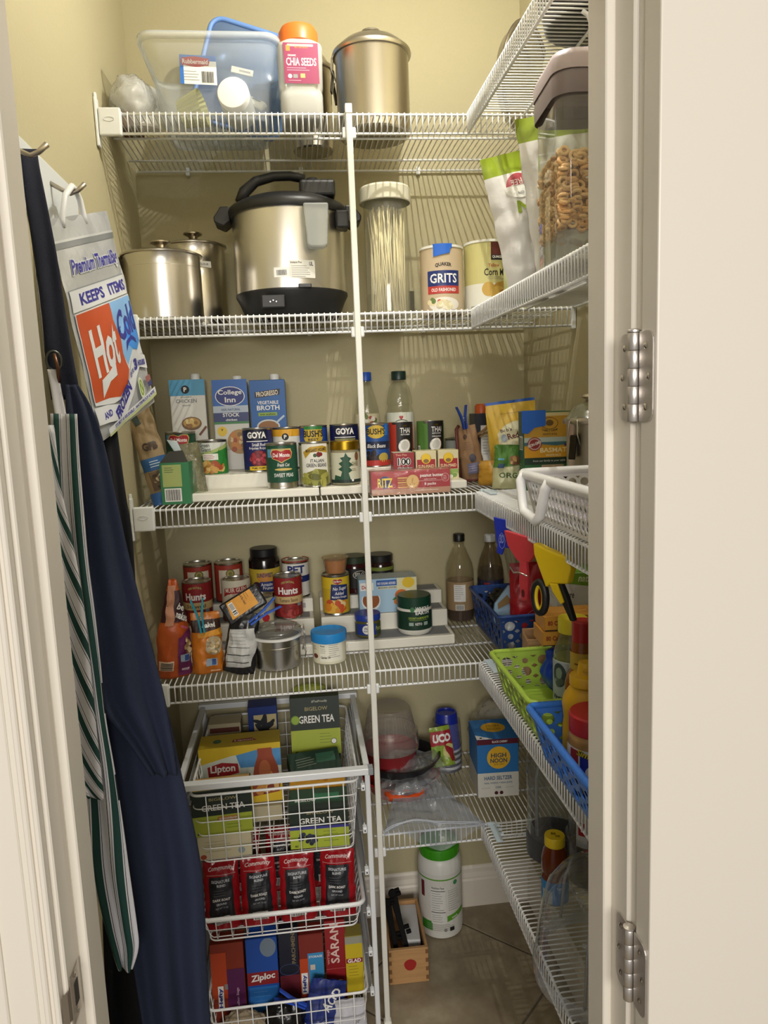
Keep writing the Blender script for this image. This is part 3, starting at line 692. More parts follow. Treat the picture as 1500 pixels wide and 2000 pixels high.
bag('snack_bag', 'second white snack bag with lime top, between the cereal container and leaning bag', (.412, -.245, Z2+.002), .145, .325, .056, lambda v: LIME if v > .86 else BAGW, None, (radians(5), radians(-9), radians(2)), 9, 'leaning snack bags', crink=.007, tprof=tp, wprof=lambda v: .92+.08*v)

# cereal container
cc = thing('cereal_container', 'tall clear container of ring cereal with a mauve flip lid', 'container', (.322, -.52, Z2), -4)
mb = MB(); loft(mb, [rrect(.098, .14, .022, .001), rrect(.102, .144, .024, .005), rrect(.104, .148, .024, .235), rrect(.100, .144, .024, .250)], clear('f2f4ef', .05, 'ffffff', 1.3, .03, name='container_plastic')); mb.build('body', cc)
MV = M('a89ba0', .4, name='mauve_plastic'); mb = MB(); loft(mb, [rrect(.114, .158, .03, .236), rrect(.116, .160, .03, .262), rrect(.112, .156, .03, .270)], M('6f6468', .4), capb=False); mb.build('collar', cc)
mb = MB(); loft(mb, [rrect(.116, .160, .03, .270), rrect(.118, .162, .03, .288), rrect(.108, .152, .03, .299), rrect(.06, .10, .03, .303)], MV, capb=False, capt=True); mb.build('lid', cc)
mb = MB(); rr = random.Random(11); CER = [M('e0b27c', .7), M('d3a26c', .7), M('ecc592', .7)]
for k in range(520):
    x = rr.uniform(-.043, .043); y = rr.uniform(-.065, .065); z = .045+.115*rr.random()
    if k % 4 < 3:   # most visible ones lie against the walls
        if k % 2: y = -.064+rr.uniform(0, .004)
        else: x = -.043+rr.uniform(0, .004)
    Rm = Matrix.Rotation(rr.uniform(0, 6), 3, 'X') @ Matrix.Rotation(rr.uniform(0, 6), 3, 'Z')
    mb.tube([Vector((x, y, z))+Rm @ Vector((.0062*cos(a), .0062*sin(a), 0)) for a in [2*pi*q/9 for q in range(9)]], .0029, CER[k % 3], 5, closed=True)
mb.build('cereal_rings', cc, kind='stuff')
mb = MB(); loft(mb, [rrect(.09, .13, .02, .004), rrect(.092, .132, .02, .044)], clear('e8e8e4', .25, 'e6e6e2', .9, .2, bump=.5, name='inner_bag'), capt=True); mb.build('inner_bag', cc)
# ------------------------------------------------------------------ middle shelf
Z3 = HS[3]+.0018
RISER = M('e9e6da', .45, name='riser_plastic'); PAD = M('8d8f92', .7, name='riser_pad')
def riser(label, x0, x1, z, steps, group, pads=False, sticker=None):
    """steps: (y0, y1, height)"""
    o = thing('shelf_riser', label, 'riser', ((x0+x1)/2, 0, z), 0, group); w = x1-x0
    for i, (y0, y1, h) in enumerate(steps):
        mb = MB(); mb.box((0, (y0+y1)/2, h/2), (w, y1-y0, h), RISER, bev=.003); st = mb.build('step', o)
        if pads: MB().box((0, (y0+y1)/2, h+.0006), (w-.022, y1-y0-.022, .0012), PAD, bev=.0004, seg=1).build('grip_pad', st)
    if sticker:
        x, y, zz = sticker; p = pr(); p.bars(0, 0, .020, .014, bg=WHITE, seed=6); mb = MB(); p.draw(mb, on_plane((x, y, zz))); mb.build('sticker', o)
    return o
riser('white two-step plastic riser under the broth cartons and peas', -.425, -.1035, Z3, ((.070, .168, .020), (.168, .392, .054)), 'risers on the middle shelf')
riser('white two-step plastic riser, from green beans to raisin boxes', -.1005, .262, Z3, ((.070, .168, .020), (.168, .392, .054)), 'risers on the middle shelf')
A, B = Z3+.0205, Z3+.0545
# cartons
def brick(label, loc, w, d, h, body, front, rz=0, cap='eef0ee', capx=.02):
    o = boxit('broth_carton', label, 'carton', loc, (w, d, h), body, front, rz, group='broth cartons', bev=.0015)
    MB().lathe([(.011, h), (.0125, h+.001), (.0125, h+.014), (.011, h+.016), (0, h+.016)], M(cap, .4), 18, (capx, .006, 0)).build('cap', o)
    return o
p = pr(); p.R(0, .223, .092, .042, M('4f9cc4')); p.E(-.005, .218, .022, .022, INK); p.T('P', -.005, .218, .008, .012, WHITE, .03); p.T('unsalted', -.004, .199, .028, .005, GREY); p.T('CHICKEN', -.004, .188, .054, .010, M('6a6f70'), .01); p.T('stock', -.004, .177, .022, .005, GREY)
p.E(.006, .128, .052, .036, M('7a5a3a')); p.E(.006, .130, .044, .026, M('c2994f')); p.blobs(.006, .131, .034, .018, [M('d9b76a'), M('9a6d3a'), M('e3cc92')], 12, .010, 3); p.R(.034, .108, .006, .03, M('7a4a35'), -.7)
brick('white chicken stock carton with a blue top band on the riser', (-.434, .350, B), .092, .062, .244, M('e3e1da', .5), p, 2)
p = pr(); p.R(0, .205, .092, .07, M('2c66b8')); p.E(0, .196, .078, .052, WHITE); p.E(0, .196, .074, .048, M('20307f')); p.T('College', 0, .205, .062, .016, WHITE, .02); p.T('Inn', 0, .187, .028, .014, WHITE, .02); p.R(0, .160, .092, .022, M('b9c6d6')); p.T('100% NATURAL', 0, .161, .05, .006, NAVY); p.R(0, .141, .092, .024, NAVY)
p.T('STOCK', 0, .147, .044, .010, WHITE, .02); p.T('chicken', 0, .134, .030, .006, WHITE); p.R(0, .126, .092, .006, GREEN); p.E(-.026, .104, .026, .026, YEL); p.T('v', -.026, .108, .006, .006, INK); p.R(0, .055, .092, .001, GREY); p.E(.018, .075, .064, .066, M('b08a55')); p.blobs(.018, .075, .05, .05, [M('c7823f'), M('d9c190'), M('a4512f'), M('8a6a3c')], 26, .013, 7); p.R(.012, .024, .07, .034, M('d7d5cf'))
brick('blue and white chicken stock carton with an oval emblem', (-.322, .342, B), .092, .062, .234, M('d9d8d2', .5), p, 1)
p = pr(); p.R(0, .117, .094, .232, M('1f5fa8')); p.P([(-.034, .188), (.032, .196), (.034, .212), (-.034, .204)], M('1b1b1d')); p.T('PROGRESSO', -.001, .200, .058, .013, M('f2e3cf'), .02, rot=.09); p.T('VEGETABLE', 0, .176, .056, .009, WHITE, .015); p.T('BROTH', 0, .162, .060, .013, WHITE, .02); p.R(-.002, .145, .050, .009, M('8fae3c')); p.T('low sodium', -.002, .145, .04, .005, INK)
p.E(-.002, .112, .062, .038, M('cfd6dc')); p.E(-.002, .112, .054, .030, M('94622c')); p.R(.030, .130, .03, .005, M('bfd0dc'), .7)
brick('blue vegetable broth carton with a white slanted name', (-.222, .345, B), .094, .062, .236, M('1f5fa8', .45), p, -1)

def oval_brand(p, v, fill=M('a3262c'), u=0, s=1):   # red shield with yellow edge
    sh = [(-.026, .006), (-.022, .013), (-.010, .014), (0, .010), (.010, .014), (.022, .013), (.026, .006), (.022, -.006), (.008, -.011), (0, -.016), (-.008, -.011), (-.022, -.006)]
    p.P([(u+x*1.08*s, v+y*1.12*s) for x, y in sh], M('d9c06a')); p.P([(u+x*s, v+y*s) for x, y in sh], fill); p.T('Del Monte', u, v+.0015*s, .042*s, .010*s, WHITE, .02)
    return p
R = .0375; BLK = M('191a1c', .45)
p = pr(); p.R(0, .030, .13, .05, BLK); p.R(-.030, .095, .016, .016, M('6fa6c9')); oval_brand(p, .088); p.E(.012, .064, .04, .014, M('c9b98a')); p.T('Corn', .018, .052, .026, .009, WHITE, .01); p.E(-.014, .022, .06, .024, YEL)
can('green and black canned corn behind the opened green box', (-.448, .245, B), R, .110, M('1c4a33', .45), p, 0, 'vegetable cans on the riser')
p = pr(); p.P([(-.06, .045), (-.02, .055), (.02, .060), (.06, .078), (.06, .0), (-.06, .0)], M('2c7f35')); p.P([(-.06, .048), (.0, .060), (.04, .074), (.06, .084), (.06, .070), (0, .052), (-.06, .04)], M('a7b774')); p.T('Green', -.016, .074, .028, .010, M('27492f'), .01); p.T('Giant', -.012, .063, .026, .010, M('27492f'), .01); p.R(-.002, .044, .040, .016, PAPER); p.lines(-.002, .048, .034, .004, 3, M('b05a50'))
p.blobs(0, .017, .066, .024, [M('c99b4d'), M('a5502f'), M('dbbe74'), M('b27c3a')], 30, .012, 5, 1.6)
can('short can with green hillside label, on the riser beside the corn', (-.369, .232, B), R, .086, M('d9dcd6', .45), p, 0, 'vegetable cans on the riser')
def goya(p, u=0):
    p.R(u, .094, .058, .028, M('10142f')); p.R(u, .0785, .058, .002, WHITE); p.T('GOYA', u, .094, .050, .017, WHITE, .045); return p
p = goya(pr()); p.T('Small Red', .004, .070, .034, .008, WHITE, .01); p.T('Frijoles Rojos', .002, .060, .046, .008, WHITE, .01); p.E(.004, .034, .050, .042, M('6d1a24')); p.blobs(.004, .034, .042, .034, [M('a0303b'), M('7d1f2b'), M('b84a52')], 26, .009, 2); p.R(.004, .010, .052, .010, YEL); p.T('PRIME PREMIUM', .004, .010, .04, .005, INK)
can('dark blue canned red beans with large white lettering', (-.252, .232, B), R, .112, M('1b2260', .45), p, 0, 'vegetable cans on the riser')
p = pr(); p.R(0, .096, .13, .018, M('d79f2a')); p.E(-.004, .086, .018, .018, INK); p.T('P', -.004, .086, .007, .010, WHITE, .03); p.T('CUT BEETS', .002, .070, .04, .006, GREY)
can('plain white can with a yellow band, behind the peas', (-.176, .252, B), R, .110, M('dcdad2', .5), p, 0, 'vegetable cans on the riser')
p = pr(); p.R(0, .050, .20, .07, M('174a36')); p.R(-.032, .086, .016, .020, M('5f9cc8')); p.R(.0, .092, .05, .010, M('b7a76a')); oval_brand(p, .080); p.T('Fresh Cut', .004, .058, .030, .008, WHITE, .01, .3); p.E(.004, .047, .044, .006, M('d0b661')); p.T('SWEET PEAS', .004, .033, .048, .009, WHITE, .015)
can('sweet peas can with a bare silver foot on the front step', (-.190, .118, A), R, .110, M('174a36', .45), p, 0, 'vegetable cans on the front step', z0=.020)
p = pr(); p.E(0, .082, .052, .040, M('c7a93a')); p.R(0, .092, .048, .022, M('c7a93a')); p.T("BUSH'S", 0, .091, .054, .018, INK, .03); p.T('BEST', 0, .076, .028, .006, INK, .02); p.R(0, .106, .05, .008, GREEN)
can("blue and yellow canned beans behind the Italian green beans", (-.108, .246, B), R, .112, M('1d3f8e', .45), p, 0, 'vegetable cans on the riser')
p = pr(); p.R(0, .055, .07, .10, M('e2e0d6')); p.P([(-.030, .085), (-.010, .098), (.020, .100), (.034, .096), (.034, .082), (.012, .086), (-.010, .084), (-.024, .070)], M('b8952c')); p.T('MARGARET HOLMES', .004, .090, .052, .008, INK, .02, rot=.08); p.blobs(.008, .077, .022, .006, [M('7a2022'), M('33502e')], 5, .009, 1); p.T('ITALIAN', .006, .064, .034, .008, INK, .015); p.T('GREEN BEANS', .004, .053, .052, .009, INK, .015)
p.P([(-.034, .022), (-.02, .036), (.005, .044), (.03, .040), (.036, .024), (.036, .006), (-.034, .006)], M('76742e')); p.blobs(0, .022, .06, .022, [M('8a8a3a'), M('5f6024'), M('a09d4c')], 18, .014, 3, 2)
can('cream Italian green beans can on the front step', (-.110, .120, A), R, .108, M('9c9772', .5), p, 0, 'vegetable cans on the front step')
p = goya(pr()); p.R(0, .05, .058, .05, M('8a8a3c'))
can('dark blue can with large white lettering, behind the gold-lidded jar', (-.026, .244, B), R, .112, M('141a52', .45), p, 0, 'vegetable cans on the riser')
# gold-lidded glass jar with palm print
p = pr(); GH = M('24503a'); p.P([(.0, .080), (.006, .070), (.014, .066), (.008, .058), (.018, .050), (.008, .044), (.016, .036), (.006, .030), (.012, .010), (-.034, .010), (-.030, .026), (-.014, .022), (-.010, .034), (-.020, .040), (-.010, .046), (-.018, .054), (-.008, .060), (-.014, .068), (-.004, .070)], GH)
p.R(.0, .010, .10, .008, M('1d2f2b')); p.T('GHEE', .024, .052, .020, .010, M('6b5a2c'), .01); p.E(.030, .070, .012, .022, M('7a5230')); p.E(.016, .012, .006, .006, WHITE); p.lines(.022, .040, .016, .004, 2, M('8a7c50'))
jar('glass_jar', 'gold-lidded jar with a dark green tree print on the front step', (-.034, .120, A), [(0, .001), (.033, .001), (.036, .004), (.036, .080), (.034, .086), (.033, .088)], clear('eee7c8', .4, 'ded6b4', .9, .05, name='ghee_glass'), [(.0345, .086), (.0360, .087), (.0360, .106), (.0340, .1085), (0, .109)], GOLD, lab=(.0365, .012, .080, M('cfceb8', .5)), p=p, rz=-2)
p = pr(); p.E(-.004, .090, .052, .034, M('c7a93a')); p.T("BUSH'S", -.004, .091, .050, .016, INK, .03); p.R(.026, .095, .012, .03, M('2f6fc4')); p.R(0, .055, .12, .02, M('16213f')); p.T('Black Beans', -.004, .054, .050, .010, WHITE, .01, .2); p.blobs(-.012, .028, .04, .03, [M('1c1416'), M('33262a')], 16, .012, 3); p.E(.014, .024, .028, .024, M('b6a04a')); p.R(0, .010, .13, .014, M('b03028'))
can('blue canned black beans with a red foot band, just right of the pole', (.052, .214, B), R, .112, M('1f4d94', .45), p, 6, 'vegetable cans on the riser')
# bottles behind
def bottle(name, label, loc, prof, mat, capprof, capmat, fill=None, fillmat=None, lab=None, p=None, rz=0, group=None, seg=32):
    return jar(name, label, loc, prof, mat, capprof, capmat, fill, fillmat, lab, p, rz, group, 'bottle', seg)
PET = clear('f6f7f2', .025, 'ffffff', 1.5, .03, bump=.15, bscale=60, name='pet_plastic')
bottle('plastic_bottle', 'clear plastic bottle with a bright blue cap, behind the black beans', (.046, .348, B), [(0, .001), (.030, .001), (.034, .006), (.034, .138), (.030, .16), (.024, .185), (.016, .212), (.0125, .224), (.0125, .23)], PET, [(.0155, .224), (.0165, .225), (.0165, .246), (.015, .248), (0, .248)], M('1f51b5', .4), lab=(.0345, .05, .135, M('d7cfae', .5)), p=pr().blobs(.006, .122, .04, .03, [M('6b7a3a'), M('a5402f'), M('e8e4d8')], 12, .012, 2))
p = pr(); p.P([(-.006, .119), (-.008, .124), (-.004, .1265), (-.002, .124), (0, .1265), (.004, .124), (.002, .119), (-.002, .115)], RED); p.O(-.001, .093, .054, .046, .0018, INK); p.T('SMART', -.001, .103, .038, .010, INK, .02); p.T('BALANCE', -.001, .087, .036, .007, INK)
bottle('plastic_bottle', 'clear plastic bottle with a dark green cap, behind the coconut milk', (.139, .352, B), [(0, .001), (.034, .001), (.038, .006), (.038, .136), (.034, .146), (.033, .156), (.036, .158), (.034, .178), (.028, .205), (.020, .216), (.016, .220), (.016, .226)], PET, [(.019, .224), (.0205, .225), (.0205, .246), (.019, .248), (0, .248)], M('16302a', .4), lab=(.0385, .035, .135, M('dfe2d6', .5)), p=p)
def thai(c1, c2, lbl, x, y, z, org):
    p = pr(); p.R(.012, .055, .05, .11, M('1a1718')); p.R(-.040, .055, .032, .11, c1); p.T('THAI', .012, .088, .030, .014, WHITE, .015); p.T('KITCHEN', .012, .077, .026, .004, WHITE); p.R(.012, .100, .010, .004, GOLD)
    if org: p.T('ORGANIC', .012, .069, .028, .004, WHITE)
    p.R(0, .010, .10, .018, c2); p.E(.010, .046, .034, .040, M('6b4b31'), rot=-.5); p.E(.008, .047, .032, .036, M('ecebe6'), rot=-.5); p.E(.009, .048, .021, .025, M('cfccc4'), rot=-.5); p.bars(-.042, .03, .008, .024, bg=WHITE, seed=3, n=7)
    can(lbl, (x, y, z), .0365, .110, c1, p, 0, 'coconut milk cans')
thai(M('a8321f'), M('c07a28'), 'red and black coconut milk can with a halved coconut', .126, .282, B, False)
thai(M('4f7a34'), M('a5482a'), 'green and black organic coconut milk can', .211, .282, B, True)
# boxes on the front step
p = pr(); p.R(0, .036, .052, .072, M('8f2028')); p.T('Two Pies', -.006, .067, .028, .005, M('d6a08a')); p.T('100', .001, .050, .034, .020, PAPER, .10); p.T('100', .001, .050, .032, .018, INK, .02); p.T('Calories', .002, .033, .036, .010, PAPER, .08); p.T('Calories', .002, .033, .035, .009, INK, .02)
boxit('snack_box', 'small dark red calorie-pack box between the black beans and raisins', 'box', (.110, .128, A), (.052, .056, .072), M('8f2028', .45), p, 0, top=pr().R(0, 0, .05, .054, M('d9d2bd')))
def raisin(lbl, x, n):
    p = pr(); p.R(0, .036, .050, .072, M('d8cfa6')); p.R(0, .040, .046, .026, M('a3262c')); p.E(0, .054, .026, .028, M('a3262c')); p.E(0, .055, .024, .026, YEL); p.E(0, .049, .014, .010, M('8a6a3a')); p.T('SUN-MAID', 0, .036, .040, .008, M('f0d9b0'), .02); p.R(0, .020, .050, .012, M('8fae5a')); p.blobs(0, .016, .044, .018, [M('b9c48a'), M('7fa04c')], 10, .010, n); p.E(.006, .008, .009, .009, WHITE)
    boxit('raisin_box', lbl, 'box', (x, .128, A), (.052, .056, .074), M('d8cfa6', .5), p, 0, group='raisin boxes')
raisin('cream raisin box with a red band, next to the calorie-pack box', .166, 1); raisin('cream raisin box with a red band, at the end of its riser step', .2225, 2)
p = pr(); p.R(0, .028, .190, .056, M('a8303a')); p.R(0, .007, .190, .014, M('b58a72')); p.E(-.062, .030, .032, .030, M('1d2a66')); p.T('RITZ', -.062, .029, .036, .022, M('e6c84e'), .03)
for k in range(5): p.R(-.020, .017+k*.0055, .024, .0035, M('b07a3a') if k % 2 else M('d0a562'))
p.E(.004, .029, .032, .034, M('b98544')); p.E(.004, .030, .029, .031, M('d9b272')); p.blobs(.004, .030, .02, .02, [M('c0904e')], 7, .003, 3); p.T('peanut butter', .050, .042, .056, .010, WHITE, .02); p.T('cracker sandwiches', .046, .034, .03, .003, M('e8c9c9')); p.R(.046, .030, .056, .0008, M('e8c9c9')); p.T('8 packs', .046, .022, .028, .008, WHITE, .02); p.O(.083, .036, .018, .02, .0008, M('e8c9c9')); p.lines(.083, .040, .011, .004, 3, M('e8c9c9')); p.lines(.05, .008, .08, .004, 1, M('e6d4c8'))
rb = boxit('cracker_box', 'long red peanut butter cracker box lying on the shelf edge', 'box', (.1125, .036, Z3), (.190, .050, .056), M('8d4a3c', .4), p, 1, bev=.0012)
mb = MB(); loft(mb, [rrect(.197, .058, .006, .0005), rrect(.197, .058, .006, .0585), rrect(.17, .04, .006, .061)], clear('ffffff', .012, 'ffffff', .8, .05, bump=.3, name='shrink_film'), capb=False, capt=True); mb.build('film_wrap', rb)
p = pr(); p.R(0, .05, .12, .012, M('33383a')); p.R(0, .016, .12, .03, M('4a1d28')); p.lines(-.006, .080, .03, .006, 6, M('4d5254'))
can('grey labelled can behind the raisins and the kraft coffee bag', (.304, .345, Z3), .040, .112, M('a9adab', .5), p, 10, 'vegetable cans on the riser')

# granola bag leaning on the side wall
KB = M('a08a68', .65, bump=.4, bscale=25)
p = pr(); p.R(-.010, .205, .014, .022, M('3a4a48'), .2); p.T('GFB', .002, .140, .034, .020, M('4a3a30'), .05); p.R(0, .098, .072, .030, M('2c5f97')); p.lines(.004, .104, .03, .006, 3, M('dfe6ea'), .0015); p.R(.004, .058, .048, .044, M('6b5640')); p.blobs(.004, .058, .040, .040, [M('a48f68'), M('5a4632'), M('c4b48c'), M('3f3226')], 40, .007, 4); p.R(0, .016, .08, .03, M('24548c')); p.T('nuts', .012, .018, .012, .006, WHITE)
bag('granola_bag', 'kraft granola bag with blue bands leaning against the left wall', (-.466, .085, Z3), .064, .235, .036, KB, p, (radians(-4), radians(-13), radians(8)), 2, crink=.004, wprof=lambda v: 1-.12*v, tprof=lambda v: min(1, .8+v)*max(.05, 1-max(0, (v-.55)/.4)**1.3))
# opened green box with cellophane
gb = thing('tea_box', 'opened green box with a barcode end facing out, at the shelf edge', 'box', (-.437, .095, Z3), -3)
GBX = M('2f7a4f', .45); mb = MB(); w, d, h = .066, .085, .098
for c, s in (((0, 0, .001), (w, d, .002)), ((-w/2, 0, h/2), (.0016, d, h)), ((w/2, 0, h/2), (.0016, d, h)), ((0, -d/2, h/2), (w, .0016, h)), ((0, d/2, h/2), (w, .0016, h))): mb.box(c, s, GBX)
mb.build('carton', gb)
mb = MB(); p = pr(); p.R(-.006, .067, .044, .052, M('a3b06a')); p.lines(-.010, .086, .026, .005, 3, M('3a5a3a'), .0013); p.bars(-.006, .022, .034, .026, bg=WHITE, seed=12); p.draw(mb, on_plane((0, -d/2-.0008, 0))); mb.build('print', gb)
mb = MB(); mb.prism([(-.033, 0), (.033, 0), (.020, .030), (-.012, .028)], .0012, M('2b2a26', .6), Matrix.Translation((0, -d/2, h)) @ Matrix.Rotation(radians(-25), 4, 'X')); mb.build('flap', gb)
cf = thing('cellophane_bag', 'clear cellophane pouch with a silver top standing out of the green box', 'bag', (-.398, .115, Z3), (0, radians(-6), radians(5)))
F = bagfn(.055, .140, .05, 8, crink=.007); mb = MB(); mb.grid(lambda u, v: F(-1+2*u, v, -1), 16, 20, clear('e3eadf', .25, 'b9b38f', 1.6, .08, bump=.7, bscale=40, name='cellophane')); mb.grid(lambda u, v: F(-1+2*u, v, 1), 16, 20, M('9c9170', .6, bump=.6, bscale=120)); mb.build('pouch', cf)
mb = MB(); mb.prism([(-.030, .118), (-.012, .112), (-.022, .150), (-.046, .156)], .006, M('b9c4c2', .2, .8), Matrix.Translation((0, -.02, 0)), bev=.001); mb.build('silver_flap', cf)

# kraft coffee bag with a blue clothespin
p = pr(); p.E(-.006, .120, .010, .014, M('4a3426')); p.lines(-.002, .104, .034, .006, 4, M('6a5038')); p.E(.006, .062, .018, .022, M('3a3540')); p.R(.006, .034, .034, .028, M('6b6a86')); p.lines(.006, .040, .026, .006, 3, M('b4aac0'))
kb = bag('coffee_bag', 'kraft coffee bag with dark red edges held by a blue clothespin', (.318, .225, Z3), .062, .150, .040, M('8a6a4a', .7, bump=.3, bscale=30), p, (radians(-4), radians(-8), radians(-18)), 6, wprof=lambda v: 1.1-.3*v)
mb = MB(); mb.tube([(-.034, -.012, .002), (-.033, -.016, .07), (-.026, -.008, .145), (-.020, 0, .152)], [.004, .004, .005, .005], M('5a2620', .6), 6); mb.tube([(-.036, -.012, .004), (.034, -.012, .004)], .005, M('5a2620', .6), 6); mb.build('edge_binding', kb)
clothespin('clothespin', 'blue plastic clothespin clamped on the kraft coffee bag', (.297, .222, Z3+.140), (0, radians(-10), radians(10)), M('1d3f94', .4), .062)
clothespin('clothespin', 'small brown wooden clothespin beside the blue one on the coffee bag', (.335, .235, Z3+.120), (0, radians(62), radians(10)), M('7a5a34', .6), .055)
# salt-like box with orange spout top
sb = boxit('spice_box', 'dark bottle-shaped box with an orange cap behind the yellow flour bag', 'box', (.365, .325, Z3), (.055, .05, .178), M('31333f', .45), pr().R(.004, .09, .030, .11, PAPER).lines(.004, .13, .02, .008, 9, GREY).R(.024, .09, .006, .12, M('23358c')), 4)
MB().lathe([(.018, .178), (.018, .198), (.014, .204), (0, .204)], M('c85a22', .4), 18).build('cap', sb)
# yellow flour bag
YB_ = M('c9a53a', .45, bump=.35, bscale=20); p = pr(); p.P([(-.040, .05), (-.044, .13), (-.022, .150), (.0, .158), (.036, .160), (.044, .05)], M('cfcaa8')); p.P([(-.038, .052), (-.041, .128), (-.022, .147), (.0, .155), (.034, .157), (.042, .052)], M('d8d2b0')); p.T("Bob's", -.020, .138, .030, .009, M('4a2a22'), .02, rot=.1); p.T('Red', -.004, .122, .030, .015, M('6a2a22'), .02, rot=.12); p.E(-.028, .118, .016, .020, M('9aa6b0')); p.T('PO', -.006, .082, .026, .014, M('2c3328'), .03); p.R(.006, .070, .05, .0008, INK); p.R(.0, .180, .06, .001, M('8a6f2a'))
bag('flour_bag', 'yellow flour bag with a blue top strip behind the rice box', (.412, .135, Z3), .128, .212, .065, lambda v: M('2457ad', .45) if v > .955 else YB_, p, (radians(-3), radians(-5), radians(-6)), 5, crink=.005, wprof=lambda v: 1, tprof=lambda v: min(1, .8+v)*max(.05, 1-max(0, (v-.3)/.7)**1.4))
# small green snack pouch and a half-used yellow packet
p = pr(); p.P([(-.036, .050), (.036, .060), (.036, .098), (-.030, .098)], M('4c7a2c')); p.E(.016, .070, .032, .022, M('8a5f3a')); p.blobs(.016, .070, .026, .016, [M('b98f5a'), M('6a4326')], 8, .009, 3); p.R(-.016, .056, .016, .010, M('2c4a6b')); p.T('ORG', .0, .034, .044, .013, M('51663a'), .03); p.R(-.018, .072, .014, .004, M('5aa0c8'))
bag('snack_pouch', 'cream and green snack pouch standing in front of the rice box', (.347, .020, Z3), .068, .106, .042, lambda v: M('4c7a2c', .35) if v > .78 else M('c9c79c', .3, bump=.3, bscale=30), p, (0, radians(3), radians(-6)), 12, crink=.006)
bag('sugar_packet', 'small half-empty amber packet folded beside the green snack pouch', (.340, .115, Z3), .075, .062, .045, M('b98a2e', .35, bump=.3, bscale=40), None, (0, 0, radians(-15)), 15, crink=.008)
# rice box
p = pr(); p.R(0, .135, .108, .09, M('c99a34')); p.R(0, .176, .108, .008, M('dccb98')); p.O(.006, .155, .040, .028, .0012, M('4a3a18')); p.E(.006, .156, .018, .014, M('6b4f1c')); p.T('FAMILY FARM', .006, .141, .036, .005, M('4a3a18'), arc=-.003); p.T('WHITE RICE', .006, .130, .034, .004, M('4a3a18'))
p.R(0, .116, .108, .014, M('b9c8c2')); p.P([(-.054, .104), (-.02, .108), (.02, .103), (.054, .106), (.054, .112), (-.054, .112)], M('3f6f80')); p.R(0, .089, .108, .026, M('d99e1e')); p.T('BASMATI', .016, .093, .066, .011, M('f4e6b8'), .02); p.T('WHITE RICE', .014, .081, .036, .005, M('f4e6b8')); p.R(.046, .104, .012, .006, M('5a3a78'))
p.E(-.030, .108, .034, .032, M('8f2a2a')); p.E(-.030, .108, .030, .028, M('c9a7a0')); p.E(-.030, .108, .024, .022, M('8f2a2a')); p.T('NON-GMO', -.030, .108, .032, .007, PAPER, .03, rot=.35)
p.R(0, .068, .108, .016, M('20382a')); p.T('from our family to your table', .004, .068, .076, .006, M('d6d8cc'), .005, .2); p.R(0, .030, .108, .060, M('2e6a3c')); p.R(.012, .030, .052, .058, M('b9a184')); p.blobs(.010, .030, .04, .05, [M('d4c2a8'), M('a58a6c')], 60, .004, 2, 1.8); p.E(.036, .032, .042, .042, M('1f4a30')); p.O(.036, .032, .038, .038, .0012, PAPER); p.E(.036, .032, .028, .026, M('c8bd9e')); p.blobs(.036, .028, .018, .008, [INK], 6, .006, 2)
rx = boxit('rice_box', 'tall yellow and green basmati rice box with blue tape on its corner', 'box', (.430, -.020, Z3), (.110, .052, .182), M('2e6a3c', .5), p, -4, left=pr().R(0, .126, .05, .11, M('2f5a5c')).bars(0, .11, .028, .026, bg=WHITE, seed=14, rot=pi/2).lines(0, .06, .03, .006, 8, M('a9bfae')), bev=.001)
mb = MB(); q = pr(); q.P([(-.060, .135), (-.046, .132), (-.030, .146), (-.004, .150), (-.004, .186), (-.060, .186)], TAPE); q.draw(mb, on_plane((0, -.0262, 0)), o0=.003); mb.box((-.032, -.008, .1835), (.056, .036, .0012), TAPE); mb.build('tape', rx)
# clamp-lid glass canister at the wall
gc = clamp_canister('steel clamp canister with a smoked lid beside the rice box', (.455, -.250, Z3), .052, .168, 30, True, 'steel clamp canisters')
# ------------------------------------------------------------------ fourth shelf
Z4 = HS[4]+.0018
ST4 = ((.143, .2365, .026), (.2365, .3145, .070), (.3145, .392, .106))
def X1(x): return -.149+(x+.149)*1.0393
def X2(x): return -.149+(x+.149)*1.0376
def X3(x): return -.149+(x+.149)*1.0305
riser('white three-step riser under the tomato cans', -.492, -.131, Z4, ST4, 'risers on the fourth shelf', True, (.150, .3115, .088))
riser('white three-step riser under the mandarin can and nut butter jar', -.112, .236, Z4, ST4, 'risers on the fourth shelf', True, (.130, .3115, .088))
C1, C2, C3 = Z4+.0275, Z4+.0715, Z4+.1075
def mg(x, lbl):
    p = pr(); p.R(.006, .060, .062, .066, M('d3c9b4')); p.E(.008, .083, .024, .024, M('4f5a28')); p.E(.008, .083, .019, .019, M('a3924a')); p.E(.008, .083, .010, .010, M('6b6a30')); p.E(.0, .045, .04, .03, M('9a3426'))
    can(lbl, (X3(x), .352, C3), .0385, .112, M('9c3527', .45), p, 0, 'tomato cans on the riser')
mg(-.437, 'red can with a green round emblem, behind the stewed tomatoes'); mg(-.355, 'red can with a green round emblem, behind the crushed tomatoes')
def hunts(lbl, loc, word, rz=0):
    p = pr(); p.R(0, .088, .2, .050, M('8e1f22')); p.T('100% NATURAL', 0, .099, .036, .006, M('a9b56a'), .02, arc=.004); p.T('Hunts', 0, .078, .056, .020, WHITE, .035); p.R(0, .052, .2, .020, M('cdb17c')); p.T(word, 0, .052, .052, .010, M('4a2a1c'), .01); p.E(.0, .022, .056, .040, M('9c3030')); p.blobs(0, .022, .046, .030, [M('b0443e'), M('862422')], 10, .016, 4); p.R(.030, .038, .012, .008, M('7a8790'))
    can(lbl, loc, .0380, .116, M('7d1f22', .42), p, rz, 'tomato cans on the riser')
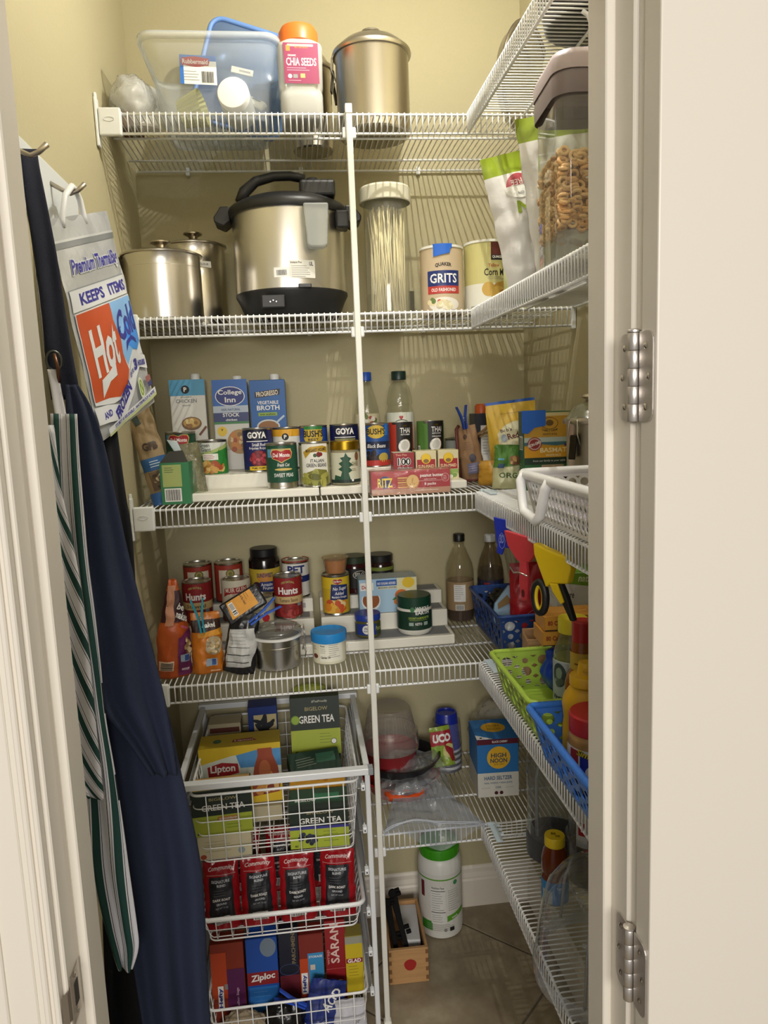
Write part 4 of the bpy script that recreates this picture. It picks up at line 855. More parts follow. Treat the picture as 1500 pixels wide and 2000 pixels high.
hunts('dark red stewed tomatoes can behind the teal clip', (X2(-.430), .276, C2), 'Stewed')
hunts('dark red tomato sauce can at the end of the riser', (X2(-.196), .276, C2), 'Tomato Sauce', 2)
p = pr(); p.R(0, .106, .2, .018, M('d3ccb8')); p.P([(-.034, .070), (-.030, .094), (.034, .100), (.034, .082), (-.02, .078)], M('9a2226')); p.T('MUIR GLEN', .002, .090, .058, .012, M('e6d3c0'), .02, rot=.06); p.R(.006, .077, .038, .006, M('e0d8c0')); p.T('ORGANIC', .006, .077, .03, .004, M('9a2226')); p.E(.006, .054, .040, .040, M('9c3226')); p.E(-.010, .048, .028, .028, M('b1422e')); p.R(0, .026, .2, .020, M('b8923a')); p.T('CRUSHED', 0, .026, .050, .010, M('3a1f18'), .02); p.R(0, .011, .2, .012, M('5a2018')); p.T('FIRE ROASTED', 0, .011, .04, .005, M('d8b26a')); p.E(-.028, .044, .012, .012, PAPER)
can('cream and red crushed tomatoes can between two dark red cans', (X2(-.330), .276, C2), .0385, .114, M('cfc6b0', .45), p, 0, 'tomato cans on the riser')
p = pr(); p.T('organic', -.004, .066, .020, .004, GREY); p.T('TOMATO', -.002, .058, .034, .006, M('8a8a70'), .005); p.T('PASTE', -.002, .048, .026, .006, M('8a8a70'), .005); p.E(.010, .026, .02, .02, RED)
can('small cream tomato paste can behind the black bag', (-.265, .200, C2), .0285, .084, M('cfcaa6', .5), p, 0, 'tomato cans on the riser')
p = pr(); p.E(0, .066, .040, .030, M('c98a3a')); p.T('SUNSWEET', .002, .073, .046, .012, M('22305f'), .03); p.E(-.022, .040, .03, .03, M('3a1c26')); p.R(.010, .040, .046, .030, M('1f3276')); p.T('Amazin', .006, .047, .032, .009, WHITE, .01); p.T('Prunes', .010, .037, .030, .009, WHITE, .01)
jar('prune_jar', 'dark prune jar with a black lid and yellow label on the riser', (X3(-.258), .352, C3), [(0, .001), (.040, .001), (.043, .005), (.043, .112), (.038, .122), (.035, .124)], M('120c0e', .15), [(.036, .122), (.038, .123), (.038, .142), (.036, .144), (0, .1445)], M('17181c', .35), lab=(.0435, .022, .090, M('c2a83a', .45)), p=p)
p = pr(); p.T('PET', .004, .082, .050, .022, M('1d2c6b'), .04); p.R(0, .054, .2, .018, M('1d2c6b')); p.T('EVAPORATED', 0, .057, .04, .006, WHITE); p.T('MILK', 0, .048, .02, .006, WHITE); p.R(0, .104, .2, .004, M('8f2a2a')); p.lines(0, .036, .03, .005, 3, GREY)
can('white evaporated milk can with navy letters, behind the tomato sauce', (X3(-.174), .352, C3), .0375, .104, M('dedcd6', .45), p, -3, 'tomato cans on the riser')

# mandarin can with a fruit cup on it, jars, fruit cup box
p = pr(); p.R(0, .09, .2, .03, M('d8b92a')); oval_brand(p, .094, u=.004, s=.5); p.P([(-.018, .044), (-.014, .088), (.034, .084), (.034, .042)], M('1d2f6b')); p.T('No Sugar', .010, .074, .040, .012, WHITE, .01, .25, rot=.05); p.T('Added', .008, .062, .026, .009, WHITE, .01, .25); p.T('Mandarin Oranges', .008, .051, .042, .008, WHITE, .01); p.blobs(.0, .024, .06, .034, [M('d98a2a'), M('c9522a'), M('e6b040'), M('e8d29a')], 26, .018, 8)
can('yellow and navy mandarin orange can with a fruit cup on top', (X2(-.070), .276, C2), .0375, .112, M('c9a92c', .42), p, 0)
jar('fruit_cup', 'clear plastic fruit cup of orange pieces standing on the mandarin can', (X2(-.068), .276, C2+.1125), [(0, .0005), (.026, .0005), (.0275, .003), (.034, .040), (.0375, .042), (.0375, .0435), (.033, .0435)], clear('f5ead2', .15, 'f0dcb0', 1.2, .06, name='cup_plastic'), [(.0375, .0437), (0, .0439)], clear('f3e6cc', .35, 'd9b26a', 1.2, .08, name='cup_film'), [(0, .002), (.0255, .002), (.031, .036), (0, .037)], M('b8702a', .45), cat='cup')
for x, lbl, tone in ((-.012, 'dark preserve jar with a green lid behind the fruit cup', '3a1517'), (.060, 'dark sauce jar with a green label band, behind the fruit cup box', '2a1414')):
    p = pr()
    if x < 0: p.E(.012, .056, .040, .024, M('b9b3a6')); p.E(.012, .056, .036, .020, M('1d1a1c')); p.T('SELO', .012, .057, .028, .010, M('cfc9bb'), .03)
    else: p.R(0, .068, .2, .010, M('6d7a2c')); p.R(.0, .050, .05, .014, M('8f7f86')); p.R(.016, .046, .024, .006, M('4a1420'))
    jar('sauce_jar', lbl, (X3(x), .352, C3), [(0, .001), (.035, .001), (.038, .004), (.038, .078), (.034, .086), (.033, .088)], M(tone, .12), [(.0355, .086), (.037, .087), (.037, .104), (.035, .106), (0, .1062)], M('2f3a2a' if x < 0 else '1c1c1c', .35), lab=(.0384, .018, .074, M('1a1718', .4)), p=p, group='dark sauce jars')
p = pr(); p.R(0, .047, .158, .094, M('a8c9e2')); p.R(.052, .066, .054, .056, M('e3dcae')); p.E(.056, .080, .034, .030, YEL); p.R(-.058, .074, .036, .022, WHITE); p.E(-.058, .066, .036, .028, WHITE); p.T('Dole', -.060, .073, .024, .010, RED, .03); p.R(-.004, .082, .056, .016, M('2458a8')); p.T('NO SUGAR ADDED', -.004, .081, .050, .007, WHITE, .02); p.R(-.002, .069, .054, .009, M('d6d4c4')); p.T('MANDARIN ORANGES', -.002, .069, .05, .005, M('3a5a3a')); p.E(-.048, .034, .052, .056, M('e9efef')); p.E(-.048, .036, .046, .046, M('93501c')); p.R(-.048, .056, .060, .016, M('a8c9e2')); p.E(.036, .046, .036, .032, M('d9722a')); p.P([(.010, .034), (.024, .030), (.020, .042)], GREEN)
p.E(.034, .028, .04, .022, M('d97f2e')); p.blobs(.06, .052, .02, .02, [PAPER], 5, .012, 2)
boxit('fruit_cup_box', 'light blue mandarin fruit cup box behind the nut butter jar', 'box', (X2(.066), .276, C2), (.158, .070, .094), M('a8c9e2', .45), p, 0, top=pr().R(0, 0, .15, .06, M('cfd8d4')))
p = pr(); p.R(-.008, .024, .058, .030, M('23398c')); p.E(-.006, .024, .024, .024, PAPER); p.T('WILD', -.006, .027, .014, .006, NAVY, .02); p.T('ROOTS', -.006, .020, .016, .005, NAVY, .02); p.T('Pesto', .028, .026, .020, .012, M('a9b56a'), .01, .2)
jar('pesto_jar', 'small olive jar with a blue lid on the lowest riser step', (X1(.004), .188, C1), [(0, .001), (.031, .001), (.034, .004), (.034, .040), (.031, .046)], M('5d5a2e', .15), [(.032, .045), (.0345, .046), (.0345, .060), (.033, .062), (0, .0625)], M('2440a0', .35), lab=(.0344, .008, .038, M('3c4a24', .4)), p=p)
p = pr(); p.E(-.012, .072, .012, .014, M('3f7a4a')); p.T('WHOLE', .016, .074, .040, .010, WHITE, .03); p.T('EARTH', .016, .063, .040, .010, WHITE, .03); p.T('COCONUT & ALMOND BUTTER', .006, .049, .058, .006, M('a9bf4a'), .02); p.R(.004, .043, .05, .0007, M('a9bf4a')); p.R(-.016, .033, .012, .009, M('93a8a0')); p.T('KETO', .004, .033, .018, .007, WHITE, .02); p.R(.024, .033, .012, .009, M('93a8a0'))
jar('nut_butter_jar', 'dark green nut butter jar with a green lid on the riser', (X1(.126), .191, C1), [(0, .001), (.040, .001), (.045, .006), (.047, .014), (.047, .066), (.044, .072), (.042, .074)], M('d9d8cf', .3), [(.0435, .072), (.0455, .073), (.0455, .100), (.043, .103), (0, .1035)], M('173d2c', .35), lab=(.0474, .016, .066, M('163527', .4)), p=p)

# in front: oat bags, black bag, steel canister, blue-lidded nuts
CHIP = [M('d9c7a0'), M('b79b6c'), M('8f7448')]
p = pr(); p.R(0, .175, .09, .075, M('3a1c22')); p.P([(-.024, .13), (-.012, .225), (.004, .225), (-.004, .13)], M('c48a6a')); p.T('be', .018, .172, .018, .016, PAPER, .03, rot=-.5); p.T('naked', .018, .150, .034, .018, PAPER, .03, rot=-.5); p.P([(.004, .005), (.004, .10), (.04, .12), (.05, .005)], M('6b2358')); p.T('TRIPLE BERRY', .022, .123, .022, .005, M('d06aa8'), rot=-.4); p.blobs(.028, .075, .016, .05, CHIP, 16, .010, 4); p.R(.020, .050, .020, .018, M('8fa0b0')); p.R(.024, .050, .010, .014, M('2a4a88')); p.T('NOOOP', .020, .022, .018, .006, PAPER); p.bars(-.024, .034, .02, .026, bg=M('e2c8b0'), seed=5, rot=pi/2, n=10)
bag('granola_bag', 'orange and plum granola bag with a peaked top, against the left wall', (-.478, .063, Z4), .082, .240, .046, M('b4521f', .35, bump=.35, bscale=25), p, (0, radians(3), radians(22)), 3, crink=.005, wprof=lambda v: 1-1.35*max(0, v-.42), n=(22, 34))
p = pr(); p.R(0, .118, .10, .030, M('3a2118')); p.T('naked', .008, .120, .032, .012, PAPER, .03); p.P([(-.02, .09), (.05, .095), (.05, .112), (-.02, .100)], M('d9952a')); p.E(.016, .070, .040, .044, M('b0a488')); p.blobs(.016, .070, .034, .038, CHIP, 24, .008, 6); p.R(.010, .032, .026, .018, M('8fa0b0')); p.R(.014, .032, .012, .014, M('2a4a88')); p.R(.016, .010, .020, .004, M('e8b890'))
bag('granola_bag', 'amber granola bag folded over and held with a teal clothespin', (-.397, .072, Z4), .074, .150, .046, M('c8741f', .35, bump=.35, bscale=25), p, (radians(-3), 0, radians(6)), 7, crink=.006, wprof=lambda v: 1.05-.12*v)
clothespin('clothespin', 'teal plastic clothespin on the amber granola bag', (-.402, .052, Z4+.105), (radians(3), radians(-6), radians(8)), M('1f94a8', .4), .085)
p = pr(); p.P([(-.030, .012), (.030, .022), (.040, .075), (.028, .115), (-.030, .105)], M('b9b9b6')); p.lines(-.004, .098, .05, .008, 5, GREY, .001, rot=.1); p.R(.0, .030, .056, .002, INK, .1); p.R(.0, .048, .056, .002, INK, .1); p.R(.0, .066, .052, .0012, INK, .1)
bag('chip_bag', 'black bag showing its white nutrition panel, folded over at the top', (-.324, .056, Z4), .080, .150, .050, M('17171a', .28, bump=.3, bscale=25), p, (radians(-5), radians(9), radians(-10)), 11, crink=.007, wprof=lambda v: 1-.1*v)
fd = thing('bag_flap', 'black and amber folded bag top lying across, held by a blue clothespin', 'bag', (-.318, .062, Z4+.135), (radians(-20), radians(-28), radians(6)))
MB().box((.028, 0, .020), (.105, .012, .058), M('17171a', .3, bump=.3, bscale=30), bev=.005, seg=3).build('flap', fd)
mb = MB(); q = pr(); q.P([(-.012, .0), (.062, .002), (.060, .044), (-.006, .044)], M('d8951f')); q.T('Chia & flax blend', .034, .034, .034, .006, INK, rot=-pi/2); q.lines(.048, .034, .026, .006, 2, M('5a3a10'), .001, rot=-pi/2); q.bars(.002, .022, .03, .010, bg=PAPER, seed=8, rot=pi/2, n=10); q.draw(mb, on_plane((0, -.0062, 0))); mb.build('print', fd)
clothespin('clothespin', 'blue plastic clothespin on the black folded bag', (-.288, .045, Z4+.122), (radians(-8), radians(58), radians(5)), M('2a57b8', .4), .085)
sc = thing('steel_canister', 'low steel canister with a clear clamp lid at the shelf edge', 'canister', (-.227, .084, Z4), -4)
SR = .0575
MB().lathe([(0, .001), (SR-.003, .001), (SR, .004), (SR, .052), (SR+.0008, .053), (SR+.0008, .058), (SR, .059), (SR, .076)], M('c4c1ba', .26, 1.0, bump=.02, bscale=30, stretch=(40, 40, .5), name='canister_steel'), 52).build('body', sc)
MB().lathe([(SR+.0005, .076), (SR+.004, .077), (SR+.004, .083), (SR+.0005, .084)], M('e2e2de', .35), 52).build('gasket', sc)
MB().lathe([(SR+.003, .083), (SR+.005, .085), (SR+.004, .094), (SR-.002, .100), (SR-.008, .101), (SR-.010, .097), (0, .097)], clear('d9d9d6', .2, 'b9b6b0', 1.5, .05, name='acrylic_lid'), 52).build('lid', sc)
mb = MB(); x = SR+.004
mb.tube([(x-.004, -.014, .100), (x+.005, -.014, .098), (x+.008, -.013, .070), (x+.002, -.008, .040), (x+.002, .008, .040), (x+.008, .013, .070), (x+.005, .014, .098)], .0017, TIN, 6); mb.tube([(x+.002, -.008, .060), (x+.009, -.006, .032), (x+.006, 0, .018), (x+.009, .006, .032), (x+.002, .008, .060)], .0017, TIN, 6); mb.build('clamp', sc)
p = pr(); p.R(.004, .034, .062, .050, M('e9e6d6')); p.T('Nutrition', -.016, .056, .020, .005, INK, .02); p.T('Facts', -.019, .049, .012, .005, INK, .02); p.lines(.012, .056, .03, .005, 8, GREY, .0012); p.lines(-.016, .042, .018, .005, 3, GREY, .001); p.T('Calories 170', -.012, .020, .024, .006, INK, .03); p.E(-.040, .022, .016, .012, M('6b3526')); p.lines(-.042, .046, .014, .006, 2, M('8a7a5a'))
jar('nut_can', 'cream nut can with a bright blue plastic lid at the shelf edge', (-.098, .092, Z4), [(0, .001), (.039, .001), (.0415, .003), (.0415, .062)], M('dedac0', .5), [(.0428, .054), (.0445, .055), (.0455, .074), (.0450, .078), (.0430, .0785), (.0400, .0765), (0, .0765)], M('2487cf', .4), lab=(.0418, .006, .056, M('dedac0', .5)), p=p, cat='can')

# oil and syrup bottles in the corner
p = pr(); p.R(0, .088, .034, .050, PAPER); p.lines(0, .108, .028, .006, 7, GREY); p.bars(0, .046, .022, .014, bg=PAPER, seed=3)
bottle('glass_bottle', 'half-empty clear vinegar bottle with a black cap at the back wall', (.300, .362, Z4), [(0, .001), (.036, .001), (.040, .006), (.040, .150), (.036, .172), (.022, .205), (.0145, .222), (.0140, .236)], clear('f3f0e6', .06, 'e8e0cc', 1.3, .03, name='vinegar_glass'), [(.0155, .234), (.0165, .235), (.0165, .254), (.015, .256), (0, .256)], M('161412', .4), [(0, .004), (.036, .004), (.038, .03), (.038, .040), (0, .041)], M('3a1a12', .15), lab=(.0403, .036, .120, M('a48a66', .55)), p=p, rz=-14, group='bottles in the shelf corner')
p = pr(); p.R(-.012, .100, .018, .024, M('a02a30')); p.R(-.012, .078, .018, .022, PAPER); p.R(.012, .090, .030, .05, M('1d2a5c'))
bottle('glass_bottle', 'dark syrup bottle with a white cap behind the blue basket', (.392, .362, Z4), [(0, .001), (.034, .001), (.038, .006), (.038, .140), (.032, .175), (.020, .205), (.015, .220), (.015, .232)], clear('d9cdb8', .15, 'b8a888', 1.3, .04, name='syrup_glass'), [(.0165, .228), (.0175, .229), (.0175, .246), (.016, .248), (0, .248)], M('d0d2d4', .4), [(0, .004), (.034, .004), (.036, .150), (0, .151)], M('2a1210', .15), lab=(.0383, .05, .120, M('2b2c40', .5)), p=p, rz=-12, group='bottles in the shelf corner')

# ------------------------------------------------------------------ perforated plastic baskets
def holed_basket(name, label, loc, L, W, Hh, mat, rim, rz=0, flare=.018, cols=7, rows=3, wcols=4, group=None, sub=10, handle=None, big=.47, small=.27):
    """long axis along local y; holes punched through every wall"""
    o = thing(name, label, 'basket', loc, rz, group); th = .0022
    def wall(p00, p10, p01, p11, nc, nr, inward, nm):
        p00, p10, p01, p11 = map(Vector, (p00, p10, p01, p11)); n = Vector(inward)
        def S(u, v): return (p00*(1-u)+p10*u)*(1-v)+(p01*(1-u)+p11*u)*v
        mb = MB(); m0, m1 = .10, .88          # plain margins below and above the holes
        lu = (p10-p00).length/nc; lv = (p01-p00).length*(m1-m0)/nr
        def quad(u0, u1, v0, v1):
            a = [S(u0, v0), S(u1, v0), S(u1, v1), S(u0, v1)]; mb.add(a+[q+n*th for q in a], [[3, 2, 1, 0], [4, 5, 6, 7]], mat)
        quad(0, 1, 0, m0); quad(0, 1, m1, 1)
        e = .03
        quad(0, e, m0, m1); quad(1-e, 1, m0, m1)
        for i in range(nc):
            for j in range(nr):
                u0 = e+(1-2*e)*i/nc; u1 = e+(1-2*e)*(i+1)/nc; v0 = m0+(m1-m0)*j/nr; v1 = m0+(m1-m0)*(j+1)/nr
                f = big if (i+j) % 2 == 0 else small; r = f*min(lu, lv)
                cu, cv = (u0+u1)/2, (v0+v1)/2; ru = r/lu*(u1-u0); rv = r/lv*(v1-v0); N = 12
                out = []; inn = []
                for k in range(N):
                    a = 2*pi*k/N; c, s = cos(a), sin(a); q = 1/max(abs(c), abs(s))
                    out.append(S(cu+c*q*(u1-u0)/2, cv+s*q*(v1-v0)/2)); inn.append(S(cu+c*ru, cv+s*rv))
                vs = out+inn+[x+n*th for x in out]+[x+n*th for x in inn]; fs = []
                for k in range(N):
                    k2 = (k+1) % N
                    fs += [[k, N+k, N+k2, k2], [2*N+k, 2*N+k2, 3*N+k2, 3*N+k], [N+k, 3*N+k, 3*N+k2, N+k2]]
                mb.add(vs, fs, mat)
        mb.build(nm, o)
    b = flare; x0, x1, y0, y1 = -W/2, W/2, -L/2, L/2
    lo = lambda x, y: (x-math.copysign(b, x), y-math.copysign(b, y), 0); hi = lambda x, y: (x, y, Hh)
    wall(lo(x0, y1), lo(x0, y0), hi(x0, y1), hi(x0, y0), cols, rows, (1, 0, 0), 'long_wall'); wall(lo(x1, y0), lo(x1, y1), hi(x1, y0), hi(x1, y1), cols, rows, (-1, 0, 0), 'long_wall')
    wall(lo(x0, y0), lo(x1, y0), hi(x0, y0), hi(x1, y0), wcols, rows, (0, 1, 0), 'end_wall'); wall(lo(x1, y1), lo(x0, y1), hi(x1, y1), hi(x0, y1), wcols, rows, (0, -1, 0), 'end_wall')
    MB().box((0, 0, .0015), (W-2*b, L-2*b, .003), mat).build('base', o)
    mb = MB(); rr_ = [Vector((p.x, p.y, Hh)) for p in rrect(W+.006, L+.006, .014, 0)]; mb.tube(rr_, rim, mat, 8, closed=True); mb.build('rim', o)
    return o
DB = M('27488a', .38, name='navy_basket_plastic'); GB = M('a7c64c', .38, name='lime_basket_plastic'); BB = M('3a78d6', .35, name='blue_basket_plastic'); WBK = M('f3f3f5', .35, name='white_basket_plastic')
holed_basket('storage_basket', 'dark blue perforated basket in the shelf corner, full of packets', (.404, .162, Z4), .312, .165, .105, DB, .0045, 0, .012, 8, 3, 4, 'perforated baskets')
holed_basket('storage_basket', 'lime green perforated basket on the fourth right shelf', (.362, -.335, Z4+.001), .285, .225, .085, GB, .006, 0, .020, 7, 3, 5, 'perforated baskets')
holed_basket('storage_basket', 'bright blue perforated basket in front of the lime one', (.350, -.650, Z4+.001), .300, .225, .088, BB, .0068, 0, .020, 7, 3, 5, 'perforated baskets')
# white slotted basket on the middle right shelf
Z3R = HS[3]+.0028
wb = holed_basket('storage_basket', 'white slotted basket with a drop handle on the middle right shelf', (.365, -.640, Z3R), .42, .225, .080, WBK, .0085, 0, .016, 22, 3, 9, 'perforated baskets', big=.36, small=.36)
mb = MB(); hx = -.118
mb.tube([(hx+.002, .19, .082), (hx-.006, .19, .070), (hx-.010, .165, .030), (hx-.012, .150, .018), (hx-.012, .085, .012), (hx-.010, .072, .022), (hx-.004, .062, .066), (hx+.002, .058, .080)], .0085, WBK, 10); mb.build('handle', wb)
pp = thing('produce_bag', 'clear bag of pale purple packets lying in the white basket', 'bag', (.37, -.62, Z3R+.006))
MB().grid(lambda u, v: Vector(((u-.5)*.17, (v-.5)*.33, .045+.022*noise.noise(Vector((u*4, v*6, 3)))-.03*(abs(2*u-1)**3))), 16, 26, M('b9afc2', .3, bump=.5, bscale=30)).build('packets', pp)

# ------------------------------------------------------------------ things in and behind the baskets
p = pr(); p.T('MADE FOR', .004, .083, .030, .004, M('e8c9c9')); p.T('DIPPING', .004, .076, .038, .008, M('f0dcdc'), .02); p.O(.004, .080, .040, .036, .0008, M('e8c9c9')); p.P([(-.002, .036), (.014, .052), (.036, .050), (.048, .020), (.03, .012), (.004, .020)], M('8a8f96')); p.R(0, .010, .12, .022, M('cfd2d4')); p.T('Tos', .020, .008, .022, .010, INK, .03)
bag('cracker_bag', 'red cracker bag standing behind the red clip', (.424, .068, Z4+.010), .112, .215, .05, lambda v: M('cfd2d4', .3) if v < .10 else M('a31b24', .28, bump=.3, bscale=20), p, (0, radians(-1), radians(-6)), 5, crink=.006, wprof=lambda v: 1-.04*v)
tr = thing('folded_packet', 'pale blue folded packet standing up in the dark blue basket', 'packet', (.362, .115, Z4+.050), (radians(-10), radians(8), radians(-10)))
MB().prism([(-.030, 0), (.030, .0), (.032, .070), (.002, .106), (-.030, .052)], .02, M('8fb0cc', .35, bump=.2, bscale=30), bev=.002).build('packet', tr); MB().prism([(-.020, .040), (.014, .062), (.000, .080), (-.022, .054)], .001, M('8a6a2a', .5), Matrix.Translation((0, -.0022, 0))).build('print', tr)
crumple('black shiny snack packet lying in the dark blue basket', (.385, .205, Z4+.010), .045, .075, .055, M('15161a', .22, bump=.4, bscale=30), 5, 'snack_packet', 'packet')
crumple('white and red crumpled packet lying in the dark blue basket', (.362, .045, Z4+.006), .026, .030, .040, M('b9bcc0', .3, bump=.4, bscale=40), 8, 'snack_packet', 'packet')
# box of snack bars with a green top
p = pr(); p.R(0, .045, .098, .09, M('d6d8d8')); p.P([(-.049, .070), (.049, .056), (.049, .090), (-.049, .090)], M('6d9a2a')); p.T('nature', .020, .076, .044, .014, M('e0e6c8'), .02, .2, rot=-.08); p.T('nature', -.026, .040, .030, .012, INK, .01, .2); p.T('Bu', .036, .030, .020, .014, INK, .03, .3)
boxit('snack_bar_box', 'white snack bar box with a green top panel, behind the yellow clamp', 'box', (.458, -.140, Z4+.160), (.098, .085, .090), M('d6d8d8', .45), p, -8, left=pr().R(0, .040, .084, .08, M('cdd0d2')).lines(0, .066, .06, .008, 6, GREY), top=pr().R(0, 0, .096, .083, M('6d9a2a')))
sb = thing('stacked_carton', 'plain tan carton standing under the snack bar box', 'box', (.458, -.140, Z4)); MB().box((0, 0, .0795), (.10, .09, .159), M('a98f6a', .6), bev=.001, seg=1).build('carton', sb)
for i, (z, x) in enumerate(((0.160, .398), (.128, .394))):
    p = pr(); p.R(0, .015, .120, .030, M('d79a3a')); p.T('80 Calories', -.030, .016, .048, .010, M('8f2a1a'), .03); p.T('The Protein', .034, .017, .040, .008, M('b03a2a'), .03); p.R(0, .001, .12, .002, INK)
    boxit('bar_carton', ['orange 80 calorie bar carton lying on top of the other', 'orange 80 calorie bar carton lying under the other'][i], 'box', (x, -.262, Z4+z), (.124, .075, .0305), M('c58a34', .45), p, -4, group='orange bar cartons')
crumple('bright blue shiny pouch squeezed under the orange bar cartons', (.400, -.262, Z4+.008), .058, .036, .0595, M('1d44b8', .2, bump=.3, bscale=30), 9, 'snack_pouch', 'bag')
wt = thing('wooden_tray', 'small pale wooden tray end-on behind the lime basket', 'tray', (.392, -.115, Z4), -8)
WOOD = M('b99268', .55, bump=.12, bscale=14, stretch=(1, 8, 8), var=.12, name='pale_wood')
for nm, c, s in (('end_panel', (0, -.042, .048), (.085, .006, .096)), ('end_panel', (0, .042, .048), (.085, .006, .096)), ('side_panel', (-.0395, 0, .044), (.006, .078, .088)), ('side_panel', (.0395, 0, .044), (.006, .078, .088)), ('base', (0, 0, .003), (.073, .078, .006))): MB().box(c, s, WOOD, bev=.0008, seg=1).build(nm, wt)
bag('cracker_pouch', 'clear pouch of crackers between the red bag and the snack bar box', (.452, -.058, Z4+.003), .062, .215, .030, M('a58f5e', .35, bump=.8, bscale=70, var=.3), None, (0, 0, radians(-12)), 14, crink=.006)

# dressing, steak sauce, mustard and peanut butter
DRS = clear('d6dcae', .22, 'b7bd7c', 1.4, .05, name='dressing_bottle')
db = bottle('dressing_bottle', 'oval bottle of green dressing with a yellow flip cap in the lime basket', (.374, -.350, Z4+.005), [(0, .001), (.032, .001), (.036, .006), (.037, .085), (.035, .115), (.027, .138), (.0225, .148), (.0225, .158)], DRS, [(.0255, .150), (.0275, .151), (.0275, .174), (.0265, .177), (0, .178)], M('d8c92c', .35), [(0, .004), (.033, .004), (.034, .10), (.032, .106), (0, .107)], M('70702c', .4, var=.3, bscale=25))
mb = MB(); q = pr(); q.R(0, .062, .044, .084, M('cfd6dc')); q.R(0, .062, .040, .080, M('aeb9c2')); q.E(0, .078, .032, .044, M('3b4a50')); q.blobs(0, .076, .022, .03, [M('8a9a8c'), M('56655a')], 8, .012, 3); q.T('Virginia', 0, .036, .032, .010, INK, .03); q.draw(mb, on_cyl(.0375), su=.006); lb = mb.build('label', db); lb.rotation_euler.z = radians(-62); db.scale = (1.06, 1.06, 1.12)
p = pr(); p.O(0, .096, .024, .034, .0015, INK); p.E(0, .098, .019, .022, M('a32a22')); p.T('57', 0, .098, .014, .012, WHITE, .04); p.T('steak sauce', 0, .118, .030, .004, INK)
sc57 = bottle('sauce_bottle', 'tall sauce bottle with a red cap and gold neck label', (.366, -.425, Z4+.005), [(0, .001), (.029, .001), (.032, .005), (.032, .080), (.028, .094), (.0215, .105), (.020, .150), (.017, .156)], M('8a4a16', .12), [(.0175, .152), (.019, .153), (.019, .186), (.017, .188), (0, .188)], M('b02226', .35), lab=(.0222, .106, .136, M('c9a840', .45)), p=p, rz=-24)
mb = MB(); q = pr(); q.R(0, .045, .09, .05, M('c9a02a')); q.T('W', .0, .045, .02, .02, INK, .02); q.draw(mb, on_cyl(.0322), su=.006); mb.build('body_label', sc57); sc57.scale = (1.08, 1.08, 1.14)
MY = M('e3b322', .35, name='mustard_yellow')
mu = thing('mustard_bottle', 'yellow mustard squeeze bottle in the blue basket', 'bottle', (.322, -.553, Z4+.0055), -25); mu.scale = (1, 1, .92)
MB().lathe([(0, .001), (.036, .001), (.041, .008), (.041, .070), (.039, .085), (.040, .098), (.042, .115), (.039, .130), (.030, .145), (.026, .150), (.026, .156)], MY, 44, sy=.78).build('body', mu)
MB().lathe([(.0275, .152), (.029, .153), (.029, .168), (.027, .171), (.016, .174), (.0135, .194), (.0125, .1955), (0, .196)], M('e2b41f', .35), 36).build('cap', mu)
MB().box((.0, -.016, .184), (.012, .008, .004), M('d8a816', .4), bev=.001).build('cap_tab', mu)
p = pr(); p.R(0, .048, .24, .054, M('e9e6e2')); p.R(-.036, .050, .018, .052, M('a32a2e')); p.R(-.002, .046, .044, .050, M('1f2a9c')); p.E(-.002, .042, .026, .026, WHITE); p.E(-.002, .018, .020, .012, WHITE); p.T('Simply', -.010, .070, .040, .013, INK, .10, .2, rot=-.12); p.T('Simply', -.010, .070, .040, .013, M('e6cf2a'), .03, .2, rot=-.12); p.R(.046, .072, .040, .010, M('d8c83a')); p.R(.046, .064, .044, .006, M('2f7a3c')); p.R(.046, .040, .040, .042, WHITE); p.T('LESS', .048, .044, .026, .020, M('1f4a2c'), .03); p.R(-.02, .020, .05, .010, M('c9702a'))
jar('peanut_butter_jar', 'peanut butter jar with a red lid in the blue basket', (.303, -.640, Z4+.0055), [(0, .001), (.038, .001), (.043, .005), (.044, .014), (.044, .086), (.042, .096), (.038, .100)], M('a9824e', .18), [(.0405, .097), (.0425, .098), (.0425, .126), (.040, .129), (0, .130)], M('b8262c', .35), lab=(.0444, .018, .078, M('e9e6e2', .45)), p=p, rz=-24)

# ------------------------------------------------------------------ clips hanging on the middle right shelf lip
bc = thing('scraper_clip', 'blue flat plastic clip hanging from the shelf lip', 'clip', (XC-.009, -.262, HS[3]-.036), (0, 0, radians(-48)))
BLC = M('1c2fa6', .35); mb = MB(); mb.prism([(-.020, .012), (.026, .006), (.026, -.050), (.004, -.050), (-.002, -.066), (-.014, -.062), (-.012, -.046), (-.016, -.020)], .006, BLC, bev=.001); mb.build('body', bc)
mb = MB(); q = pr(); q.O(.0, -.036, .016, .034, .0010, M('8f9ce0'), 8); q.T('3D', .0, -.032, .010, .018, M('8f9ce0')); q.draw(mb, on_plane((0, 0, 0))); mb.build('emboss', bc)
rc = thing('bag_clip', 'red plastic scoop-shaped clip hanging from the shelf lip', 'clip', (XC-.012, -.392, HS[3]-.040), (0, 0, radians(-66)))
RDC = M('c63a44', .35); mb = MB(); mb.prism([(-.044, .006), (.040, .0), (.042, -.030), (.026, -.046), (-.006, -.048), (-.034, -.022)], .009, RDC, bev=.0015); mb.build('jaw', rc)
mb = MB(); mb.prism([(.000, -.046), (.018, -.046), (.022, -.090), (.020, -.118), (.010, -.124), (.002, -.118), (-.002, -.090)], .008, RDC, bev=.002); hnd = mb.build('handle', rc)
mb = MB(); q = pr(); q.E(.010, -.108, .009, .016, M('5a1218')); q.draw(mb, on_plane((0, 0, 0))); mb.build('hang_hole', hnd)
mb = MB(); mb.tube([(-.022, -.004, -.062), (-.008, -.007, -.070), (.010, -.010, -.066), (.03, -.006, -.070)], .0016, TIN, 6); mb.build('wire_spring', rc)
